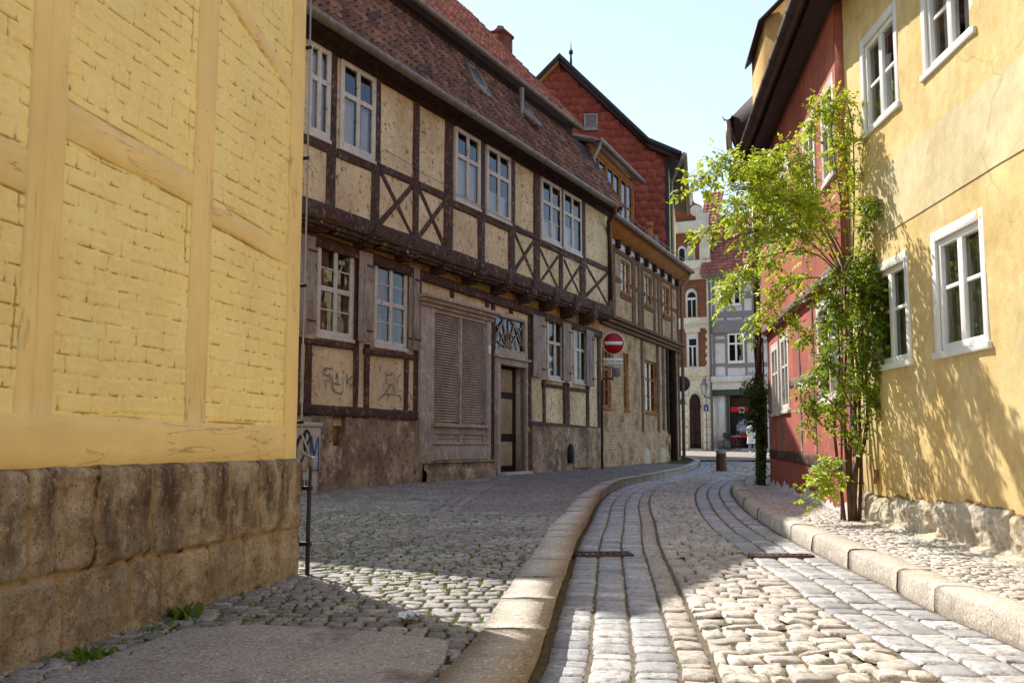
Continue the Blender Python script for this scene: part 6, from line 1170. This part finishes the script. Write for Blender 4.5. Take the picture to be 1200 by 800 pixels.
zc = lambda L: [WC.uz(340+x/6.67, 480+y/6.67, .012) for x, y in L]
def gfc(Ls, wid, mat, o): 
    mb = MB(); [stroke(mb, WC, zc(l), wid, o) for l in Ls]; mb.build('graffiti', M[mat], cb)
gfc([[(40, 370), (45, 300), (70, 230), (100, 195), (115, 230), (115, 320), (95, 390), (80, 410)], [(115, 320), (112, 240), (118, 180), (135, 165), (155, 195), (150, 235), (130, 270)], [(128, 275), (140, 330), (160, 400), (185, 435), (188, 450)]], .042, 'spray_black', .0105)
gfc([[(150, 440), (160, 330), (165, 215), (175, 270), (188, 350), (205, 290), (222, 215), (225, 330), (222, 490)], [(45, 380), (50, 310), (75, 240)]], .036, 'spray_blue', .0085)
# drain grates
def grate(name, label, ctr, along, L, Wd, lv):
    x, y = ctr; z = float(gz(y))+lv; w = Wall((x-along[0]*L/2, y-along[1]*L/2), (x+along[0]*L/2, y+along[1]*L/2)); t = thing(name, label, 'drain grate', (x, y, z)); n_ = (w.n[0], w.n[1])
    def b(u0, u1, o0, o1, z0, z1, mb): return mb.box(w, u0, u1, z0, z1, o0, o1)
    mb = MB(); b(0, L, -Wd/2, -Wd/2+.025, z-.05, z+.012, mb); b(0, L, Wd/2-.025, Wd/2, z-.05, z+.012, mb); b(0, .025, -Wd/2, Wd/2, z-.05, z+.011, mb); b(L-.025, L, -Wd/2, Wd/2, z-.05, z+.011, mb); mb.build('frame', M['rust_iron'], t); mb = MB(); n = int(L/.045)
    for k in range(1, n): b(k*L/n-.011, k*L/n+.011, -Wd/2+.02, Wd/2-.02, z-.04, z+.008, mb)
    mb.build('bars', M['rust_iron'], t); mb = MB(); mb.box(w, .01, L-.01, z-.06, z-.03, -Wd/2+.01, Wd/2-.01); mb.build('pit', M['rust_pit'], t)
c1 = gp(704, 650, ROAD); grate('drain_grate', 'rusty drain grate across the channel beside the left kerb', (c1[0]+.0, c1[1]), (1, .06), .44, .22, ROAD+.004)
c2 = gp(912, 652, ROAD); grate('drain_grate', 'dark drain grate in the sunlit channel beside the right kerb', (c2[0]+.02, c2[1]), (1, -.06), .44, .13, ROAD+.006)
# crumpled paper
cx, cy = gp(480, 727); mb = MB(); n = 9; P = np.zeros((n, n, 3))
for i in range(n):
    for j in range(n): P[i, j] = (cx+(i/8-.5)*.085+random.gauss(0, .003), cy+(j/8-.5)*.10+random.gauss(0, .004), float(gz(cy))+.018+random.random()*.02)
mb.grid(P); tag(mb.build('paper_scrap', M['paper']), 'crumpled white scrap of paper lying on the cobbles', 'litter')
# weeds along the wall foot
for px, py, nb, hm, lb in ((108, 770, 90, .05, 'low grass tuft at the foot of the sandstone wall, left corner'), (213, 722, 60, .075, 'taller green weed at the foot of the sandstone wall beside the concrete slab'), (182, 737, 26, .04, 'small green weed between the two grass clumps at the wall foot')):
    x, y = gp(px, py); t = thing('weed', lb, 'weed', (x, y, float(gz(y))), 'weeds along the wall foot'); P, D, Nn, Z = tufts([(x, y, float(gz(y))-.01)], hm*.4, hm, nb, .035); P = [(p[0]+random.gauss(0, .05)*(px < 150), p[1], p[2]) for p in P]; mb = MB(); leaves(mb, P, D, Nn, Z); mb.build('blades', M['grass_blade'], t)
# bicycle leaning at the shop
def bike():
    WBk = Wall(WF.P(qF(846, 520, .8)[0], 0, .8)[:2], WF.P(qF(872, 520, .8)[0], 0, .8)[:2]); t = thing('bicycle', 'red bicycle with a front basket parked under the red shop window', 'bicycle', WBk.P(WBk.L/2, float(gz(49)), 0)); g0_ = float(gz(WBk.P(0, 0, 0)[1])); R = .30; Lb = WBk.L; f, r = .36, Lb-.34; z = g0_+R
    pt = lambda u, h, o=0: WBk.P(u, g0_+h, o)
    for uu_ in (f, r):
        mb = MB().tube([pt(uu_+R*math.cos(a), R+R*math.sin(a)) for a in np.linspace(0, 2*math.pi, 25)], .022, 6, False); wh = mb.build('wheel', M['rubber'], t, smooth=True); mb = MB()
        for a in np.arange(0, 2*math.pi, .6): mb.tube([pt(uu_, R), pt(uu_+R*math.cos(a), R+R*math.sin(a))], .004, 3)
        mb.build('spokes', M['steel'], wh)
    bb = (f+r)/2+.02; mb = MB()
    for a, b in (((f, R), (f+.13, .78)), ((f+.13, .72), (bb, R-.02)), ((f+.14, .66), (bb+.14, .62)), ((bb, R-.02), (bb+.17, .82)), ((bb, R-.02), (r, R)), ((bb+.14, .62), (r, R))): mb.tube([pt(*a), pt(*b)], .02, 6)
    mb.build('frame', M['bike_red'], t); MB().tube([pt(f+.15, .84, .26), pt(f+.12, .88, .1), pt(f+.12, .88, -.1), pt(f+.2, .84, -.26)], .014, 6).build('handlebar', M['black'], t); MB().tube([pt(bb+.06, .84), pt(bb+.15, .86), pt(bb+.3, .87)], [.02, .05, .075], 8).build('saddle', M['black'], t); mb = MB().tube([pt(r-.28, .66), pt(r+.18, .66)], .05, 4); mb.build('rack', M['steel'], t); mb = MB(); mb.box(WBk, f-.28, f+.06, g0_+.58, g0_+.84, -.14, .14); mb.build('basket', M['iron'], t, bevel=.03)
    for a in (-.12, .12): MB().tube([pt(bb, R-.02, a*.5), pt(bb+a, R-.1, a)], .012, 5).build('pedal', M['black'], t)
bike()
# person
def person():
    Yp_ = 41.; x0 = ray(881, 500)[0]*Yp_; gz_ = float(gz(Yp_)); H = 1.34; k = H/1.68
    t = thing('person', 'person in a long white coat carrying a blue bag, walking away on the crossing street', 'person', (x0, Yp_, gz_))
    def skin(name, verts, edges, rad, mat, par=t):
        me = bpy.data.meshes.new(name); me.from_pydata([(v[0]*k, v[1]*k, v[2]*k) for v in verts], edges, []); o = bpy.data.objects.new(name, me); COL.objects.link(o); o.parent = par; ROOT[o.name] = ROOT[t.name]
        s_ = o.modifiers.new('Skin', 'SKIN'); s_.use_smooth_shade = True
        for i, r in enumerate(rad): me.skin_vertices[0].data[i].radius = (r[0]*k, r[1]*k) if isinstance(r, tuple) else (r*k, r*k)
        me.skin_vertices[0].data[0].use_root = True; o.modifiers.new('Subdivision', 'SUBSURF').levels = 2; o.modifiers[-1].render_levels = 2; me.materials.append(M[mat]); return o
    V = [(0, 0, .92), (0, 0, 1.15), (0, 0, 1.38), (.01, -.02, 1.47), (.03, -.03, 1.56), (.03, -.03, 1.64), (-.09, 0, .85), (-.10, .04, .48), (-.10, .10, .09), (-.09, -.02, .04), (.09, 0, .85), (.10, -.06, .48), (.10, -.08, .09), (.13, -.18, .04), (-.18, 0, 1.36), (-.24, .02, 1.1), (-.20, -.06, .9), (-.19, -.09, .81), (.18, 0, 1.36), (.25, .02, 1.1), (.26, -.06, .86), (.26, -.09, .77)]
    E = [(0, 1), (1, 2), (2, 3), (3, 4), (4, 5), (0, 6), (6, 7), (7, 8), (8, 9), (0, 10), (10, 11), (11, 12), (12, 13), (2, 14), (14, 15), (15, 16), (16, 17), (2, 18), (18, 19), (19, 20), (20, 21)]
    Rr = [.13, .12, (.15, .11), .055, .085, .07, .085, .065, .045, .04, .085, .065, .045, .04, .06, .045, .035, .03, .06, .045, .035, .03]
    b = skin('body', V, E, Rr, 'skin')
    lathe_ = lambda prof, mat, nm: None
    P = np.array([[((r*math.cos(a)*1.15)*k+x0, r*math.sin(a)*.85*k+Yp_, z*k+gz_) for z, r in ((.50, .235), (.6, .225), (.85, .205), (1.05, .18), (1.25, .195), (1.38, .18), (1.45, .10), (1.47, .06))] for a in np.linspace(0, 2*math.pi, 21)]); MB().grid(P).build('coat', M['cloth_white'], t, smooth=True)
    skin('sleeve', [V[14], V[15], (-.205, -.05, .93)], [(0, 1), (1, 2)], [.078, .062, .055], 'cloth_white'); skin('sleeve', [V[18], V[19], (.258, -.05, .90)], [(0, 1), (1, 2)], [.078, .062, .055], 'cloth_white')
    skin('trousers', [(0, 0, .8), V[6], V[7], (-.10, .09, .12), V[10], V[11], (.10, -.08, .12)], [(0, 1), (1, 2), (2, 3), (0, 4), (4, 5), (5, 6)], [.12, .1, .082, .07, .1, .082, .07], 'jeans')
    skin('hair', [(.03, .0, 1.60), (.03, .02, 1.66), (.03, .045, 1.55)], [(0, 1), (0, 2)], [.105, .085, .08], 'hair')
    for s_ in ((-.09, -.02, .04), (.12, -.15, .04)): skin('shoe', [(s_[0], s_[1]+.06, .04), (s_[0], s_[1]-.08, .035)], [(0, 1)], [.05, .045], 'white_paint')
    bg = thing('shoulder_bag', 'bright blue bag hanging from the hand of the person in white', 'bag', (x0+.26*k, Yp_-.10*k, gz_+.5*k)); c = (x0+.27*k, Yp_-.11*k); P = np.array([[(c[0]+r*math.cos(a)*1.3*k, c[1]+r*math.sin(a)*.7*k, z*k+gz_) for z, r in ((.36, .01), (.365, .12), (.45, .15), (.6, .13), (.64, .10), (.645, .01))] for a in np.linspace(0, 2*math.pi, 17)]); MB().grid(P).build('pouch', M['cloth_blue'], bg, smooth=True); MB().tube([(c[0]-.1*k, c[1], gz_+.62*k), (c[0]-.01*k, c[1], gz_+.78*k), (c[0]+.1*k, c[1], gz_+.62*k)], .012, 5).build('strap', M['cloth_blue'], bg)
person()
# ================================================================== camera and daylight
cam = bpy.data.cameras.new('camera'); co_ = bpy.data.objects.new('camera', cam); COL.objects.link(co_); co_.location = (0, 0, EYE); co_.rotation_euler = (math.pi/2+PITCH, 0, 0); cam.sensor_width = 36; cam.lens = 1150/1200*36; cam.clip_end = 8000; cam.clip_start = .05; SC.camera = co_
sv = Vector((SUN_AZ[0]*math.cos(SUN_EL), SUN_AZ[1]*math.cos(SUN_EL), math.sin(SUN_EL)))
sl_d = bpy.data.lights.new('sun', 'SUN'); sl_d.energy = 8.2; sl_d.angle = math.radians(.53); sl_d.color = (1, .965, .905); so_ = bpy.data.objects.new('sun', sl_d); COL.objects.link(so_); so_.rotation_euler = sv.to_track_quat('Z', 'Y').to_euler(); so_.location = (-20, 30, 40)
wd = bpy.data.worlds.new('World'); SC.world = wd; wd.use_nodes = True; nt = wd.node_tree; nt.nodes.clear(); sk_ = nt.nodes.new('ShaderNodeTexSky'); sk_.sky_type = 'NISHITA'; sk_.sun_disc = False; sk_.sun_elevation = SUN_EL; sk_.sun_rotation = math.atan2(SUN_AZ[0], SUN_AZ[1]); sk_.air_density = 1.0; sk_.dust_density = .25; sk_.ozone_density = 1.0
bg_ = nt.nodes.new('ShaderNodeBackground'); bg_.inputs[1].default_value = .54; ow = nt.nodes.new('ShaderNodeOutputWorld'); tn_ = nt.nodes.new('ShaderNodeMix'); tn_.data_type = 'RGBA'; tn_.blend_type = 'MULTIPLY'; tn_.inputs[0].default_value = 1; tn_.inputs[7].default_value = (1.0, .965, 1.06, 1); nt.links.new(sk_.outputs[0], tn_.inputs[6]); 
def vm(op, a, b):
    d = nt.nodes.new('ShaderNodeVectorMath'); d.operation = op
    for i, v in enumerate((a, b)):
        if isinstance(v, tuple): d.inputs[i].default_value = v
        else: nt.links.new(v, d.inputs[i])
    return d.outputs[0]
hz_ = vm('MULTIPLY', tn_.outputs[2], (.85, .85, .85)); hz_ = vm('DIVIDE', hz_, vm('ADD', vm('MULTIPLY', hz_, (.19, .185, .18)), (1., 1., 1.))); 
tc_ = nt.nodes.new('ShaderNodeTexCoord'); mp_ = nt.nodes.new('ShaderNodeMapping'); mp_.inputs['Scale'].default_value = (1, 1, 2.6); nt.links.new(tc_.outputs['Generated'], mp_.inputs[0]); cn_ = nt.nodes.new('ShaderNodeTexNoise'); cn_.inputs['Scale'].default_value = 2.1; cn_.inputs['Detail'].default_value = 6; cn_.inputs['Roughness'].default_value = .55; nt.links.new(mp_.outputs[0], cn_.inputs['Vector'])
cr_ = nt.nodes.new('ShaderNodeMapRange'); nt.links.new(cn_.outputs['Fac'], cr_.inputs[0])
for i_, v_ in enumerate((.48, .74, 0., .4)): cr_.inputs[i_+1].default_value = v_
cm_ = nt.nodes.new('ShaderNodeMix'); cm_.data_type = 'RGBA'; nt.links.new(cr_.outputs[0], cm_.inputs[0]); nt.links.new(hz_, cm_.inputs[6]); cm_.inputs[7].default_value = (1.75, 1.75, 1.78, 1); nt.links.new(cm_.outputs[2], bg_.inputs[0]); nt.links.new(bg_.outputs[0], ow.inputs[0])
SC.view_settings.view_transform = 'Standard'; SC.view_settings.look = 'None'; SC.view_settings.exposure = 0; SC.render.resolution_x = 1024; SC.render.resolution_y = 682
SC.cycles.max_bounces = 10; SC.cycles.diffuse_bounces = 5; SC.cycles.transparent_max_bounces = 12
